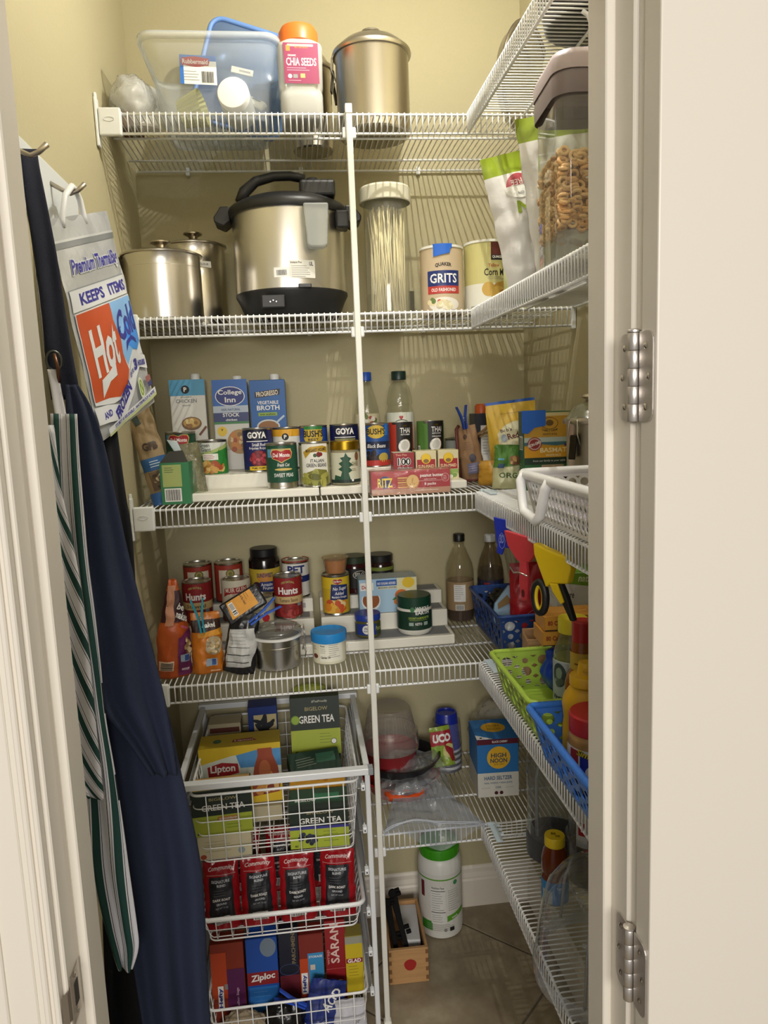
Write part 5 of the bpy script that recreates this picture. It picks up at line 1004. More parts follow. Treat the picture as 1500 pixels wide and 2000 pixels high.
yc = thing('spring_clamp', 'yellow spring clamp with black tips hanging from the shelf lip', 'clamp', (XC-.020, -.580, HS[3]-.034), (0, 0, radians(-62)))
YLC = M('e0c01c', .35); mb = MB(); mb.prism([(-.034, .012), (.000, .004), (.040, -.002), (.048, -.018), (.040, -.046), (.004, -.052), (-.006, -.060), (-.016, -.040), (-.032, -.008)], .016, YLC, bev=.003); mb.build('body', yc)
mb = MB(); mb.tube([(-.022+.013*cos(a), .004, -.080+.026*sin(a)) for a in [2*pi*k/24 for k in range(24)]], .0065, M('17181a', .45), 8, closed=True); mb.build('ring_handle', yc)
mb = MB(); mb.tube([(-.022+.0085*cos(a), .003, -.080+.020*sin(a)) for a in [2*pi*k/24 for k in range(24)]], .0035, YLC, 8, closed=True); mb.build('ring_lining', yc)
mb = MB(); mb.prism([(.010, -.050), (.028, -.048), (.040, -.070), (.054, -.104), (.046, -.106), (.024, -.072), (.014, -.066)], .010, M('17181a', .45), bev=.002); mb.build('handle', yc)
mb = MB(); mb.prism([(.006, -.050), (.022, -.048), (.036, -.076), (.030, -.080), (.014, -.064)], .004, YLC, Matrix.Translation((0, -.004, 0)), bev=.001); mb.build('handle_strip', yc)
# ------------------------------------------------------------------ pull-out wire drawer unit
FRM = M('e3e6ea', .35, name='drawer_frame_paint'); GALV = M('c9ccd0', .35, .6, bump=.05, bscale=40, name='runner_metal')
FX0, FX1, FY0, FY1, FZ = -.462, -.030, -.098, .372, .748
du = thing('drawer_unit', 'white metal pull-out drawer unit with three wire drawers beside the pole', 'drawer unit', (0, 0, .006))
for x in (FX0, FX1):
    for y in (FY0+.008, FY1): MB().box((x, y, FZ/2), (.012, .014, FZ), FRM, bev=.0015, seg=1).build('post', du)
for y in (FY0, FY1): MB().box(((FX0+FX1)/2, y+.004, FZ-.004), (FX1-FX0+.026, .022, .016), FRM, bev=.002).build('top_bar', du)
for x in (FX0, FX1): MB().box((x, (FY0+FY1)/2, FZ-.006), (.014, FY1-FY0, .012), FRM, bev=.001, seg=1).build('side_bar', du)
for x in (FX1+.008, FX0-.008): MB().box((x, FY0+.004, FZ-.004), (.012, .023, .017), M('8f9398', .5), bev=.001).build('end_cap', du)
for k in range(6):
    z = .708-k*.1065
    for s, x in ((-1, FX0), (1, FX1)):
        mb = MB(); xi = x-s*.012; mb.box((xi, (FY0+FY1)/2, z), (.003, FY1-FY0-.01, .020), GALV); mb.box((xi-s*.006, (FY0+FY1)/2, z-.009), (.012, FY1-FY0-.01, .002), GALV); mb.box((xi, FY0-.004, z), (.010, .018, .014), FRM, bev=.002); rn = mb.build('runner', du)
        MB().lathe(cyl(.002, .0015, .0003), M('3a3a3a', .5), 8, (xi, FY0-.0125, z), rot=Matrix.Rotation(pi/2, 3, 'X')).build('screw_hole', rn)
def wire_drawer(label, zr, depth, rings):
    o = link('wire_drawer', None, du, (0, 0, zr-.006)); o['label'] = label
    x0, x1, y0, y1 = -.438, -.052, -.100, .350; t = .018; r = .0014
    mb = MB(); rim = [Vector((p.x+(x0+x1)/2, p.y+(y0+y1)/2, 0)) for p in rrect(x1-x0, y1-y0, .02, 0)]
    if depth > .1: mb.tube(rim, .0032, WIRE, 8, closed=True)
    else: mb.tube(rim, .0056, WIRE, 8, closed=True)
    mb.build('rim', o)
    a = (x1-x0-2*t); n = 10; me = MB().tube([(0, y0, 0), (0, y0+t*.9, -depth+.006), (0, y0+t+.006, -depth), (0, y1-t-.006, -depth), (0, y1-t*.9, -depth+.006), (0, y1, 0)], r, WIRE, 6).mesh('wire')
    for i in range(n): link('wire', me, o, (x0+t+a*(i+.5)/n, 0, 0))
    me2 = MB().tube([(x0, 0, 0), (x0+t*.9, 0, -depth+.006), (x0+t+.006, 0, -depth-.002), (x1-t-.006, 0, -depth-.002), (x1-t*.9, 0, -depth+.006), (x1, 0, 0)], r, WIRE, 6).mesh('wire')
    for i in range(14): link('wire', me2, o, (0, y0+t+(y1-y0-2*t)*(i+.5)/14, 0))
    for k in range(1, rings+1):
        f = k/rings; tt = t*f*.92; mb = MB(); rp = [Vector((p.x+(x0+x1)/2, p.y+(y0+y1)/2, -depth*f*.985)) for p in rrect(x1-x0-2*tt, y1-y0-2*tt, .018, 0)]
        mb.tube(rp, r if k < rings else .002, WIRE, 6, closed=True); mb.build('ring_wire', o)
    return o
wire_drawer('deep white wire drawer of tea boxes, topmost in its frame', .728, .178, 5)
wire_drawer('shallow white wire drawer of red coffee bags', .415, .066, 2)
wire_drawer('deep white wire drawer of bag and foil boxes, lowest in its frame', .180, .158, 4)
D1, D2, D3 = .5535, .3525, .0255
# tea drawer
BIG = M('1d2b22', .45); LIMEP = M('a7b53a', .45); TANP = M('b8935a', .5); CRM = M('cfc6a6', .5)
def teabox(label, loc, dim, rot, kind=0, top=None):
    w, d, h = dim; p = pr(); p.R(0, h*.72, w, h*.56, BIG); p.R(0, h*.22, w, h*.44, LIMEP); p.T('BIGELOW', .004, h*.80, w*.46, h*.065, M('a89a6a'), .01); p.T('GREEN TEA', .004, h*.62, w*.72, h*.13, WHITE, .02); p.lines(.03, h*.36, w*.3, .008, 4, M('5a6a24'), .001); p.T('40', -w*.40, h*.06, w*.06, h*.05, INK)
    if kind == 1: p.R(w*.10, h*.36, w*.36, h*.10, M('b5803a')); p.T('antioxidants', w*.10, h*.36, w*.3, h*.05, PAPER)
    if kind == 2: p.R(0, h*.46, w, h*.06, M('3a3a8a')); p.blobs(-w*.22, h*.22, w*.36, h*.28, [M('1f2436'), M('2f3550')], 16, .010, 4)
    if kind == 0: p.E(-w*.40, h*.62, w*.18, h*.16, M('6d8f2a')); p.E(-w*.40, h*.62, w*.15, h*.13, M('93b03c')); p.E(w*.36, h*.22, w*.12, w*.12, INK); p.E(w*.36, h*.22, w*.10, w*.10, PAPER); p.T('#TeaProudly', w*.10, h*.92, w*.32, h*.05, M('b9b9a6'))
    return boxit('tea_box', label, 'box', loc, dim, M('31402a', .5), p, 0, top=top, rot=rot, group='green tea boxes')
boxit('tea_carton', 'plain cream tea carton under the green tea box behind the drawer front', 'box', (-.372, -.040, D1), (.124, .070, .058), CRM, pr().lines(-.01, .044, .07, .008, 4, M('a89c78')).E(.038, .016, .016, .016, M('8fa0a8')).E(-.05, .008, .014, .012, M('a3442a')), 2)
teabox('green tea box with an amber patch, on the cream carton at the drawer front', (-.374, -.040, D1+.0588), (.138, .066, .112), (0, 0, radians(3)), 1, top=pr().R(0, 0, .132, .060, TANP).blobs(0, 0, .11, .04, [M('8a6a3a')], 18, .006, 3))
teabox('green tea box with dark berries, by the right side of the drawer front', (-.147, -.035, D1), (.140, .072, .112), (0, 0, radians(-2)), 2, top=pr().R(0, 0, .136, .068, M('2f4a3a')).R(.02, -.005, .06, .03, M('3a7a5a')).T('BIGELOW', -.03, -.02, .05, .010, PAPER))
boxit('tea_carton', 'amber tea carton standing right behind the berry tea box', 'box', (-.147, .042, D1), (.138, .062, .118), M('c8912c', .5), pr().lines(0, .1, .1, .01, 4, M('8a5a1c')), 0, top=pr().R(0, 0, .134, .058, M('c8912c')).blobs(0, 0, .1, .04, [M('a5671f'), M('d9b25a')], 14, .010, 4))
boxit('tea_carton', 'dark green tea carton lying tilted in the middle of the drawer', 'box', (-.152, .128, D1+.088), (.135, .085, .038), M('1f3a2c', .45), pr().T('BIGELOW', .02, .02, .05, .010, PAPER), 0, top=pr().R(0, 0, .13, .08, M('1f3a2c')).R(.03, .015, .05, .03, M('3a6a54')).lines(-.02, .02, .06, .008, 4, M('a9b09a'), rot=.1), rot=(radians(24), 0, radians(9)))
boxit('tea_carton', 'olive tea carton under the tilted dark green one', 'box', (-.150, .135, D1), (.132, .095, .078), M('5d6a32', .5), pr().R(0, .04, .13, .03, BIG), 2)
boxit('tea_carton', 'dark tea carton supporting the tall green tea box at the back', 'box', (-.146, .250, D1), (.134, .085, .098), M('2a3626', .5), pr().R(0, .05, .13, .04, LIMEP), 0)
teabox('tall green tea box standing at the back of the drawer', (-.143, .235, D1+.0985), (.134, .075, .158), (radians(-8), 0, radians(-1)), 0)
bagt = crumple('small clear and lime wrapper lying on top of the tall tea box', (-.155, .255, D1+.262), .045, .022, .012, clear('e6ecc0', .4, 'c6cf5a', 1.5, .08, bump=.6, name='lime_film'), 12, 'wrapper', 'wrapper')
LY = M('d4b524', .45); w, d, h = .205, .10, .150
p = pr(); p.R(0, h/2, w, h, LY); p.P([(-w/2, h*.72), (-.02, h*.84), (w/2, h*.90), (w/2, h*.45), (0, h*.40), (-w/2, h*.50)], M('cfd6cc')); p.P([(-.01, h*.84), (.04, h*.9), (w/2, h*.90), (w/2, h*.60), (.0, h*.62)], M('4f8fc8')); p.P([(-.080, h*.50), (-.082, h*.68), (-.046, h*.74), (-.006, h*.70), (-.004, h*.54), (-.04, h*.50)], M('9c1f26')); p.T('Lipton', -.044, h*.62, .062, .024, WHITE, .03)
p.P([(.030, h*.02), (.026, h*.30), (.034, h*.60), (.044, h*.80), (.044, h*.92), (.080, h*.92), (.082, h*.80), (.094, h*.58), (.098, h*.30), (.092, h*.02)], M('9a4326')); p.blobs(.062, h*.30, .05, .05, [M('c98a3a'), M('7d2f1c'), M('d9b26a')], 12, .022, 5); p.E(.06, h*.55, .03, .05, M('b9673a')); p.P([(.02, 0), (w/2, 0), (w/2, h*.16), (.02, h*.10)], YEL)
boxit('tea_box', 'large yellow iced tea box with a glass pitcher on its front', 'box', (-.340, .125, D1+.044), (w, d, h), LY, p, 0, top=pr().R(0, 0, w, d, M('c2a82a')).P([(-.02, -.02), (-.018, .0), (.030, .004), (.044, -.018)], M('8f1f22')).T('Lipton', .010, -.010, .048, .012, WHITE, .02).E(-.058, -.004, .022, .03, M('3f6a4a')), rot=(radians(-6), 0, radians(2)))
boxit('tea_carton', 'cream box lying flat under the large yellow tea box', 'box', (-.340, .125, D1), (.20, .11, .038), CRM, None, 0)
boxit('tea_carton', 'cream and maroon tea carton at the back left of the drawer', 'box', (-.392, .285, D1), (.088, .06, .190), M('b5aa8c', .5), pr().R(0, .172, .08, .014, M('5a2a22')), 0)
boxit('tea_tin', 'blue carton with a cream floral panel at the back of the drawer', 'box', (-.288, .290, D1), (.080, .06, .228), M('20377c', .42), pr().R(.006, .180, .062, .050, M('c4b586')).blobs(.004, .178, .05, .03, [M('22262e')], 12, .012, 3, 3), 2)
# coffee drawer
def coffee(x, y, lbl, tilt, rz, seed, txt='Community'):
    p = pr(); p.T(txt, 0, .139, .062, .012, M('e6d3d0'), .02, .15, arc=.003); p.R(0, .128, .070, .0008, M('d8b0b0')); p.P([(-.030, .018), (.030, .018), (.028, .124), (-.028, .124)], M('1b1d24')); p.T('SIGNATURE', 0, .115, .044, .006, M('cfd2d8'), .02); p.T('BLEND', 0, .107, .022, .005, M('cfd2d8')); p.lines(0, .096, .036, .006, 3, M('6a6d74'), .0008); p.T('DARK ROAST', 0, .074, .040, .006, WHITE, .02); p.T('GROUND', 0, .064, .024, .005, M('cfd2d8')); p.T('NET WT 12 OZ', 0, .055, .03, .004, M('9a9da4')); p.bars(0, .026, .032, .016, bg=M('d6d4d0'), seed=seed)
    return bag('coffee_bag', lbl, (x, y, D2), .088, .158, .046, M('a3141f', .2, bump=.25, bscale=22, name='red_foil'), p, (radians(tilt), 0, radians(rz)), seed, 'red coffee bags in the drawer', crink=.005, wprof=lambda v: 1-.05*v, tprof=lambda v: min(1, .8+v)*max(.05, 1-max(0, (v-.6)/.4)**1.5))
for i, (x, y, tl, rz) in enumerate(((-.392, -.040, -12, 3), (-.302, -.040, -14, 5), (-.209, -.040, -12, 1), (-.112, -.040, -12, -8), (-.345, .085, -10, 4), (-.250, .085, -12, -3), (-.140, .085, -10, 4))):
    coffee(x, y, ['red foil coffee bag at the apron end of the front row', 'red foil coffee bag in the front row, next to the apron-end one', 'red foil coffee bag in the front row, second from the pole', 'red foil coffee bag in the front row, closest to the pole', 'red foil coffee bag in the row behind, at the apron end', 'red foil coffee bag in the middle of the row behind', 'red foil coffee bag in the row behind, closest to the pole'][i], tl, rz, 20+i)
# bag and foil drawer
def tall(name, label, x, y, w, d, h, body, p, tilt=-4, rz=0):
    h += .02; p.L = [([(a, min(b+.042, h-.001)) for a, b in vs], fs, m) for vs, fs, m in p.L]
    return boxit(name, label, 'box', (x, y, D3), (w, d, h), body, p, 0, rot=(radians(tilt), 0, radians(rz)), group='upright boxes in the lowest drawer')
p = pr(); p.R(.018, .07, .044, .15, M('5a1d52')); p.R(-.022, .13, .038, .12, M('c0451c')); p.R(-.020, .072, .014, .062, WHITE); p.T('Hefty', -.020, .072, .052, .012, M('1d2a88'), .04, rot=pi/2); p.T('60 Gallon Bags', .022, .06, .07, .008, M('c9a9c4'), .01, rot=pi/2); p.R(-.006, .10, .008, .014, GREY)
tall('bag_box', 'orange and purple gallon bag box standing at the left of the drawer', -.395, .0, .082, .05, .235, M('8a2f1c', .45), p)
p = pr(); p.R(0, .11, .078, .22, M('1c4ea8')); p.R(0, .105, .078, .034, M('8f1f24')); p.T('Ziploc', 0, .106, .062, .022, WHITE, .03, .15, rot=.1); p.R(0, .045, .070, .075, M('2a74c4')); p.E(.016, .185, .04, .05, M('7a8a9a')); p.lines(0, .07, .05, .012, 4, M('5a94d4'))
tall('bag_box', 'bright blue zip bag box with a red name band', -.310, .008, .078, .05, .232, M('1c4ea8', .42), p)
p = pr(); p.R(0, .05, .05, .09, M('6a1f2c')); p.T('PARCHMENT', .012, .17, .09, .010, M('8a7a5a'), .02, rot=pi/2); p.O(0, .11, .05, .03, .001, M('4a5a8a'))
tall('foil_box', 'narrow dark box between the two blue bag boxes', -.243, .02, .050, .05, .240, M('161a2c', .42), p)
p = pr(); p.R(.010, .09, .040, .125, M('3a8ec4')); p.R(-.020, .09, .022, .10, M('c0451c')); p.R(-.020, .074, .016, .056, WHITE); p.T('Hefty', -.020, .074, .046, .012, M('1d2a88'), .04, rot=pi/2); p.R(.002, .115, .012, .014, M('d8c8b8')); p.R(0, .19, .062, .05, M('7d241c')); p.T('STORAGE', .010, .143, .034, .006, PAPER)
tall('bag_box', 'light blue and orange slider bag box in the middle of the drawer', -.186, .012, .062, .05, .225, M('7d241c', .45), p)
p = pr(); p.R(0, .12, .052, .24, M('93191f')); p.T('SARAN', -.002, .165, .105, .022, M('e8c9c0'), .02, rot=pi/2); p.T('100', .008, .050, .036, .018, M('e8d9a0'), .02, rot=pi/2); p.R(0, .098, .052, .0012, M('c0605c')); p.T('wrap', -.018, .130, .04, .008, M('c98a80'), rot=pi/2)
tall('foil_box', 'tall red plastic wrap box near the right of the drawer', -.124, .02, .052, .05, .248, M('93191f', .42), p)
p = pr(); p.R(0, .085, .044, .17, M('c9b31f')); p.R(0, .125, .042, .012, M('8f1f1f')); p.T('GLAD', 0, .125, .034, .010, WHITE, .03); p.lines(0, .110, .03, .008, 4, M('8a7a14')); p.R(.004, .028, .026, .024, M('1d3a22')); p.T('10', .004, .028, .016, .012, WHITE, .03); p.R(0, .19, .044, .04, M('9a9a8a'))
tall('bag_box', 'yellow trash bag box at the right end of the drawer', -.078, .005, .044, .05, .212, M('a89a4a', .45), p)
p = pr(); p.R(0, .09, .090, .06, M('1d2f78')); p.T('ACID', .012, .112, .056, .020, WHITE, .03, rot=1.15); p.lines(.0, .06, .05, .007, 3, M('aab4d8'), .001, rot=.4)
bag('acid_pouch', 'navy and white citric acid pouch pinned with a blue clothespin', (-.180, -.060, D3), .10, .155, .032, lambda v: M('1d2f78', .35) if v > .3 else M('c4c4cc', .4), p, (radians(-8), radians(14), 0), 31, crink=.006)
clothespin('clothespin', 'blue plastic clothespin on the navy pouch in the lowest drawer', (-.205, -.085, D3+.118), (0, radians(-58), 0), M('2450c0', .4), .08)
bag('white_pouch', 'white paper pouch with grey writing at the drawer front', (-.098, -.066, D3), .085, .105, .028, M('c9c9d2', .5, bump=.3, bscale=30), pr().T('citric', .01, .045, .04, .010, GREY, rot=.9), (radians(-4), 0, 0), 33, crink=.005)
crumple('crumpled black plastic bag lying at the drawer front', (-.260, -.055, D3), .052, .030, .062, M('121214', .25, bump=.5, bscale=40), 21)
crumple('beige knotted mesh bag lying at the drawer front', (-.360, -.060, D3), .060, .026, .056, M('a4957c', .8, bump=.9, bscale=90), 23, amp=.22)

# ------------------------------------------------------------------ lowest shelf
Z5 = HS[5]+.0018
RE = M('b5281c', .25, name='red_enamel'); OR_ = M('c94a1e', .25, name='orange_enamel')
rp = thing('enamel_skillet', 'red enamelled skillet with a loop handle under the black pan', 'pan', (.085, .215, Z5), 0)
MB().lathe([(0, 0), (.075, 0), (.085, .004), (.104, .040), (.110, .046), (.112, .050), (.107, .050), (.098, .040), (.080, .008), (0, .006)], RE, 52).build('pan', rp)
mb = MB(); mb.tube([(-.055, -.092, .043), (-.040, -.122, .040), (0, -.134, .039), (.040, -.122, .040), (.055, -.092, .043)], [.008, .009, .009, .009, .008], OR_, 10); mb.build('loop_handle', rp)
bp_ = thing('black_pan', 'black shallow pan stacked on the red skillet under a clear bag', 'pan', (.088, .222, Z5+.052), 0)
MB().lathe([(0, 0), (.080, 0), (.088, .003), (.110, .042), (.113, .044), (.107, .044), (.084, .008), (0, .006)], M('151517', .3), 52).build('pan', bp_)
ct = thing('food_container', 'round clear and red plastic food container on the pan stack', 'container', (.062, .225, Z5+.062), 0)
MB().lathe([(0, .001), (.060, .001), (.066, .006), (.074, .055), (.0765, .058)], M('8f2a2e', .3), 48).build('red_base', ct)
CD = clear('e9e6e2', .16, 'd9d3cc', 1.3, .05, name='container_clear')
MB().lathe([(.0765, .058), (.080, .060), (.080, .078), (.0785, .082), (.077, .100), (.0785, .102), (.0785, .108), (.072, .114)], CD, 48).build('clear_collar', ct)
MB().grid(lambda u, v: Vector(((.070-.012*v+(.0008 if int(u*96) % 2 else 0))*sin(2*pi*u), -(.070-.012*v+(.0008 if int(u*96) % 2 else 0))*cos(2*pi*u), .112+.060*v)), 96, 4, CD, closeu=True, smooth=False).build('ribbed_dome', ct)
MB().lathe([(.058, .172), (.054, .176), (.050, .174), (0, .174)], CD, 48).build('dome_top', ct)
cb = thing('clear_bag', 'clear plastic bag draped over the black pan', 'bag', (.110, .185, Z5+.098))
MB().grid(lambda u, v: Vector(((u-.5)*.19, (v-.75)*.13, .012-.055*(1-v)**1.5-.03*abs(2*u-1)**2+.016*noise.noise(Vector((u*5, v*5, 2)))+.008*noise.noise(Vector((u*14, v*12, 7))))), 40, 30, clear('eef0f2', .14, 'dfe2e6', 1.8, .07, bump=.5, bscale=35, name='drape_film')).build('film', cb)
zb = thing('zip_bag', 'empty clear zip-top bag draped over the edge of the lowest shelf', 'bag', (0, 0, Z5))
def zf(u, v):
    hw = .055+.080*v**1.1; x = .118+.020*v+(u-.5)*2*hw
    y = .135-.175*v; z = .050*(1-v)**1.2+.010+.018*sin(3.1*u*2+1.0)*v*v+.034*v*v*cos((u-.5)*pi)-.014*v**5*abs(2*u-1)**2
    return Vector((x, y, z+.006*noise.noise(Vector((u*6, v*6, 4)))))
ZF = clear('eceff3', .20, 'd3d8e2', 1.7, .08, bump=.35, bscale=30, name='zip_film')
MB().grid(zf, 40, 36, ZF).build('film', zb)
MB().grid(lambda u, v: zf(u, v*.97)-Vector((0, .010*v, (.062*sin(pi*u)**2)*v**3)), 40, 30, ZF).build('under_film', zb)
for vv in (.90, .93):
    MB().tube([zf(k/30, vv)+Vector((0, 0, .0012)) for k in range(31)], .0014, clear('e8ebf2', .55, 'dfe4ee', 1.5, .1, name='zip_ridge'), 6).build('zip_ridge', zb)
# stack of cups and a seasoning packet
cu = thing('cup_stack', 'sleeve of plastic cups, blue on top and striped rims below', 'cups', (.236, .300, Z5), 3)
for k in range(8):
    c_ = M('cfd2da', .35) if k % 2 else M('3a3f55', .35); z0 = .004+k*.0085
    MB().lathe([(.040, z0), (.0415, z0+.001), (.0415, z0+.005), (.0395, z0+.008)], c_, 28).build('rim', cu)
MB().lathe([(.0395, .070), (.041, .072), (.041, .076), (.0385, .080), (.031, .172), (.029, .176), (.024, .176), (.023, .172), (0, .172)], M('1c2e9c', .3), 32).build('top_cup', cu)
MB().lathe([(.0425, .002), (.0435, .08), (.040, .15)], clear('ffffff', .08, 'ffffff', 1.8, .05, bump=.6, bscale=45, name='cup_sleeve'), 28).build('film_sleeve', cu)
p = pr(); p.R(0, .078, .062, .040, M('a3202a')); p.T('UCO', .002, .078, .052, .024, WHITE, .06); p.E(-.012, .040, .034, .040, M('7fa02c'), rot=.5); p.E(.016, .042, .032, .040, M('c9c27a'), rot=-.3); p.P([(.004, .06), (.030, .045), (.030, -.0+.01), (.022, .012)], M('8f1c22'))
bag('seasoning_packet', 'red and green seasoning packet leaning on the cup stack', (.212, .215, Z5+.052), .064, .110, .016, M('8fa83a', .3, bump=.3, bscale=30), p, (radians(-14), radians(-4), radians(4)), 17, crink=.005, cat='packet')
crumple('crumpled clear film lying behind the seltzer box', (.385, .318, Z5), .075, .050, .095, clear('ffffff', .05, 'ffffff', 1.8, .06, bump=.9, bscale=30, name='loose_film'), 27, amp=.2)
# seltzer box
p = pr(); SKY = M('2a72b5', .45); w, d, h = .112, .125, .165
p.R(0, h/2, w, h, M('d6d4cc')); p.R(0, h*.68, w, h*.52, SKY); p.R(0, h*.955, w, h*.09, M('5a1428')); p.T('BLACK CHERRY', .006, h*.955, .042, .006, PAPER, .02); p.E(.002, h*.68, .064, .064, M('e0b02a')); p.T('HIGH', .002, h*.72, .042, .013, M('3a4a58'), .03); p.T('NOON', .002, h*.63, .046, .013, M('3a4a58'), .03); p.T('SUN SIPS', .002, h*.565, .026, .004, M('8a6a1c')); p.T('HARD SELTZER', 0, h*.33, .076, .011, M('3a5f86'), .02); p.T('REAL VODKA + REAL JUICE', 0, h*.24, .076, .006, M('3a5f86'), .01)
p.T('100', 0, h*.165, .014, .006, M('6a7f96')); p.lines(-.030, h*.16, .034, .006, 1, GREY, .0007); p.lines(.036, h*.16, .034, .006, 1, GREY, .0007); p.E(-.006, h*.07, .010, .010, M('4a1420')); p.E(.008, h*.07, .010, .010, M('4a1420'))
boxit('seltzer_box', 'blue and white black cherry seltzer box on the lowest shelf', 'box', (.343, .180, Z5), (w, d, h), M('2a72b5', .45), p, -3, top=pr().R(0, 0, w, d, SKY).E(.002, .010, .068, .060, M('d9a828')).T('HIGH', .002, .020, .036, .014, M('8a6a1c'), .02).T('NOON', .002, .0, .036, .014, M('8a6a1c'), .02).P([(-w/2, -d/2), (-.012, -d/2), (-w/2, -d/2+.028)], PAPER).E(-.044, -.053, .008, .008, INK), left=pr().R(0, h*.2, d, h*.4, M('c9c7be')))

# lowest right shelf: pitchers, honey, clear lid
Z5R = HS[5]+.0028
PTC = clear('edf0f0', .07, 'e6eaea', 1.5, .04, name='pitcher_plastic'); DGR = M('4a4d52', .35)
pt = thing('pitcher', 'tall clear pitcher with a dark grey base on the lowest right shelf', 'pitcher', (.398, -.155, Z5R), 0)
MB().lathe([(0, .001), (.058, .001), (.062, .005), (.063, .050), (.060, .056)], DGR, 44).build('base', pt)
MB().lathe([(.059, .054), (.060, .056), (.060, .24), (.055, .262), (.035, .276), (0, .280)], PTC, 44).build('body', pt)
MB().lathe([(.046, .272), (.046, .286), (.040, .290), (0, .290)], DGR, 32).build('lid', pt)
MB().tube([(-.045, -.02, .06), (-.046, -.02, .20), (-.036, -.02, .262)], .0045, clear('d6d9da', .3, 'cfd3d4', 1.2, .1, name='spoon_plastic'), 8).build('stirrer', pt)
p2_ = thing('drink_carafe', 'clear carafe with a red printed label behind the honey', 'carafe', (.443, -.262, Z5R), 0)
MB().lathe([(0, .001), (.044, .001), (.047, .004), (.047, .10), (.051, .105), (.051, .112), (.046, .118), (.043, .23), (.036, .25)], PTC, 40).build('body', p2_)
MB().lathe([(.038, .248), (.038, .266), (.034, .27), (0, .27)], M('d6d9da', .35), 32).build('lid', p2_)
mb = MB(); q = pr(); q.R(-.022, .150, .026, .10, M('d9dbdc')); q.R(-.022, .142, .015, .030, RED); q.R(-.022, .144, .004, .016, WHITE); q.O(.012, .165, .026, .030, .004, RED); q.draw(mb, on_cyl(.0475), su=.006); lb = mb.build('print', p2_); lb.rotation_euler.z = radians(-14)
MB().lathe([(0, .004), (.045, .004), (.045, .085), (0, .086)], clear('c9c4bc', .35, '8f867a', 1, .2, name='dim_fill'), 36).build('cup_inside', p2_)
hb = bottle('honey_bottle', 'amber honey bottle with a yellow cap and blue label', (.345, -.318, Z5R), [(0, .001), (.024, .001), (.028, .005), (.0285, .060), (.0265, .066), (.0265, .070), (.0285, .076), (.028, .098), (.024, .118), (.0185, .128), (.0185, .134)], M('6b2c0c', .08), [(.0205, .128), (.0215, .129), (.0215, .148), (.0205, .150), (0, .150)], M('e0c321', .35), lab=(.0288, .006, .056, M('2b86cf', .45)), p=pr().R(-.018, .022, .024, .030, M('b9c4cc')).lines(-.018, .032, .018, .005, 5, GREY).T('honey', .014, .044, .022, .008, M('d9e6f0'), .01, .2), rz=-18)
mb = MB(); q = pr(); q.T('50', -.003, .003, .010, .008, INK, .03); q.T('OZ', .006, -.005, .010, .006, INK, .03); q.draw(mb, on_plane((0, 0, .150), (1, 0, 0), (0, 1, 0))); mb.build('cap_print', hb)
cl = thing('cake_cover', 'clear plastic dome cover overhanging the lowest right shelf', 'cover', (.372, -.535, Z5R), 0)
CV = clear('f2f4f5', .055, 'd9dee2', 1.5, .06, name='cover_plastic'); CVR = clear('e6eaee', .30, 'd9dee4', 1.4, .1, name='cover_rim')
MB().lathe([(.136, .030), (.131, .070), (.124, .120), (.112, .165), (.090, .192), (.060, .205), (0, .209)], CV, 64).build('dome', cl)
MB().lathe([(.1385, .0005), (.139, .004), (.139, .022), (.136, .030)], CVR, 64).build('rim_band', cl)
for a in (200, 320, 80): MB().tube([(.136*sin(radians(a)), -.136*cos(radians(a)), .028), (.123*sin(radians(a)), -.123*cos(radians(a)), .12), (.098*sin(radians(a)), -.098*cos(radians(a)), .184)], .003, CVR, 6).build('rib', cl)
c2 = thing('drink_glass', 'clear ribbed drinking glass behind the clear cover', 'glass', (.455, -.352, Z5R), 0)
MB().lathe([(0, .001), (.030, .001), (.033, .004), (.037, .110), (.041, .112), (.041, .116)], clear('e3e6e6', .1, 'e0e4e4', 1.6, .04, name='tumbler'), 32).build('glass', c2)
MB().lathe([(.042, .114), (.043, .120), (.036, .132), (.018, .138), (0, .138)], clear('e3e6e6', .15, 'e0e4e4', 1.6, .04, name='tumbler_lid'), 32).build('dome_lid', c2)

# ------------------------------------------------------------------ on the floor
FZ0 = .0065
p = pr(); GR2 = M('5da02a', .42); p.R(0, .195, .42, .004, GR2); p.R(-.052, .045, .038, .030, M('3f8f2e')); p.P([(.012, .060), (.075, .074), (.075, .090), (.012, .078)], GR2); p.R(-.014, .115, .044, .120, M('e6e6e2')); p.T('Nutrition Facts', -.014, .170, .038, .007, INK, .02); p.R(-.014, .160, .042, .002, INK); p.lines(-.014, .152, .038, .0075, 9, GREY, .0012); p.R(-.014, .092, .042, .002, INK); p.lines(-.014, .083, .038, .007, 4, GREY, .001); p.lines(.038, .160, .044, .007, 10, M('a9aaa6'), .001); p.E(.040, .182, .014, .014, M('3f8f5a')); p.T('060', .036, .073, .020, .006, WHITE, .02, rot=.2); p.lines(.0, .052, .10, .006, 4, M('b5b6b0'), .001); p.R(.026, .036, .014, .012, INK); p.E(.006, .035, .010, .010, GREY); p.R(-.062, .16, .012, .05, M('6a1f2a'))
gcn = jar('plastic_canister', 'white canister with a green screw lid on the tiled floor', (.207, .325, FZ0), [(0, .001), (.058, .001), (.064, .006), (.066, .02), (.066, .215), (.064, .235), (.055, .252), (.052, .254)], M('e4e4de', .4), [(.056, .250), (.0595, .252), (.0600, .276), (.0580, .282), (.030, .285), (0, .285)], M('3f9a1c', .38), lab=(.0664, .022, .210, M('dddcd6', .45)), p=p, rz=-4, cat='canister')
for k in range(24):
    a = 2*pi*k/24; 
    if k % 2 == 0: MB().box((.0598*sin(a), -.0598*cos(a), .266), (.003, .003, .020), M('3f9a1c', .38), rot=Matrix.Rotation(a, 3, 'Z')).build('grip_rib', gcn)
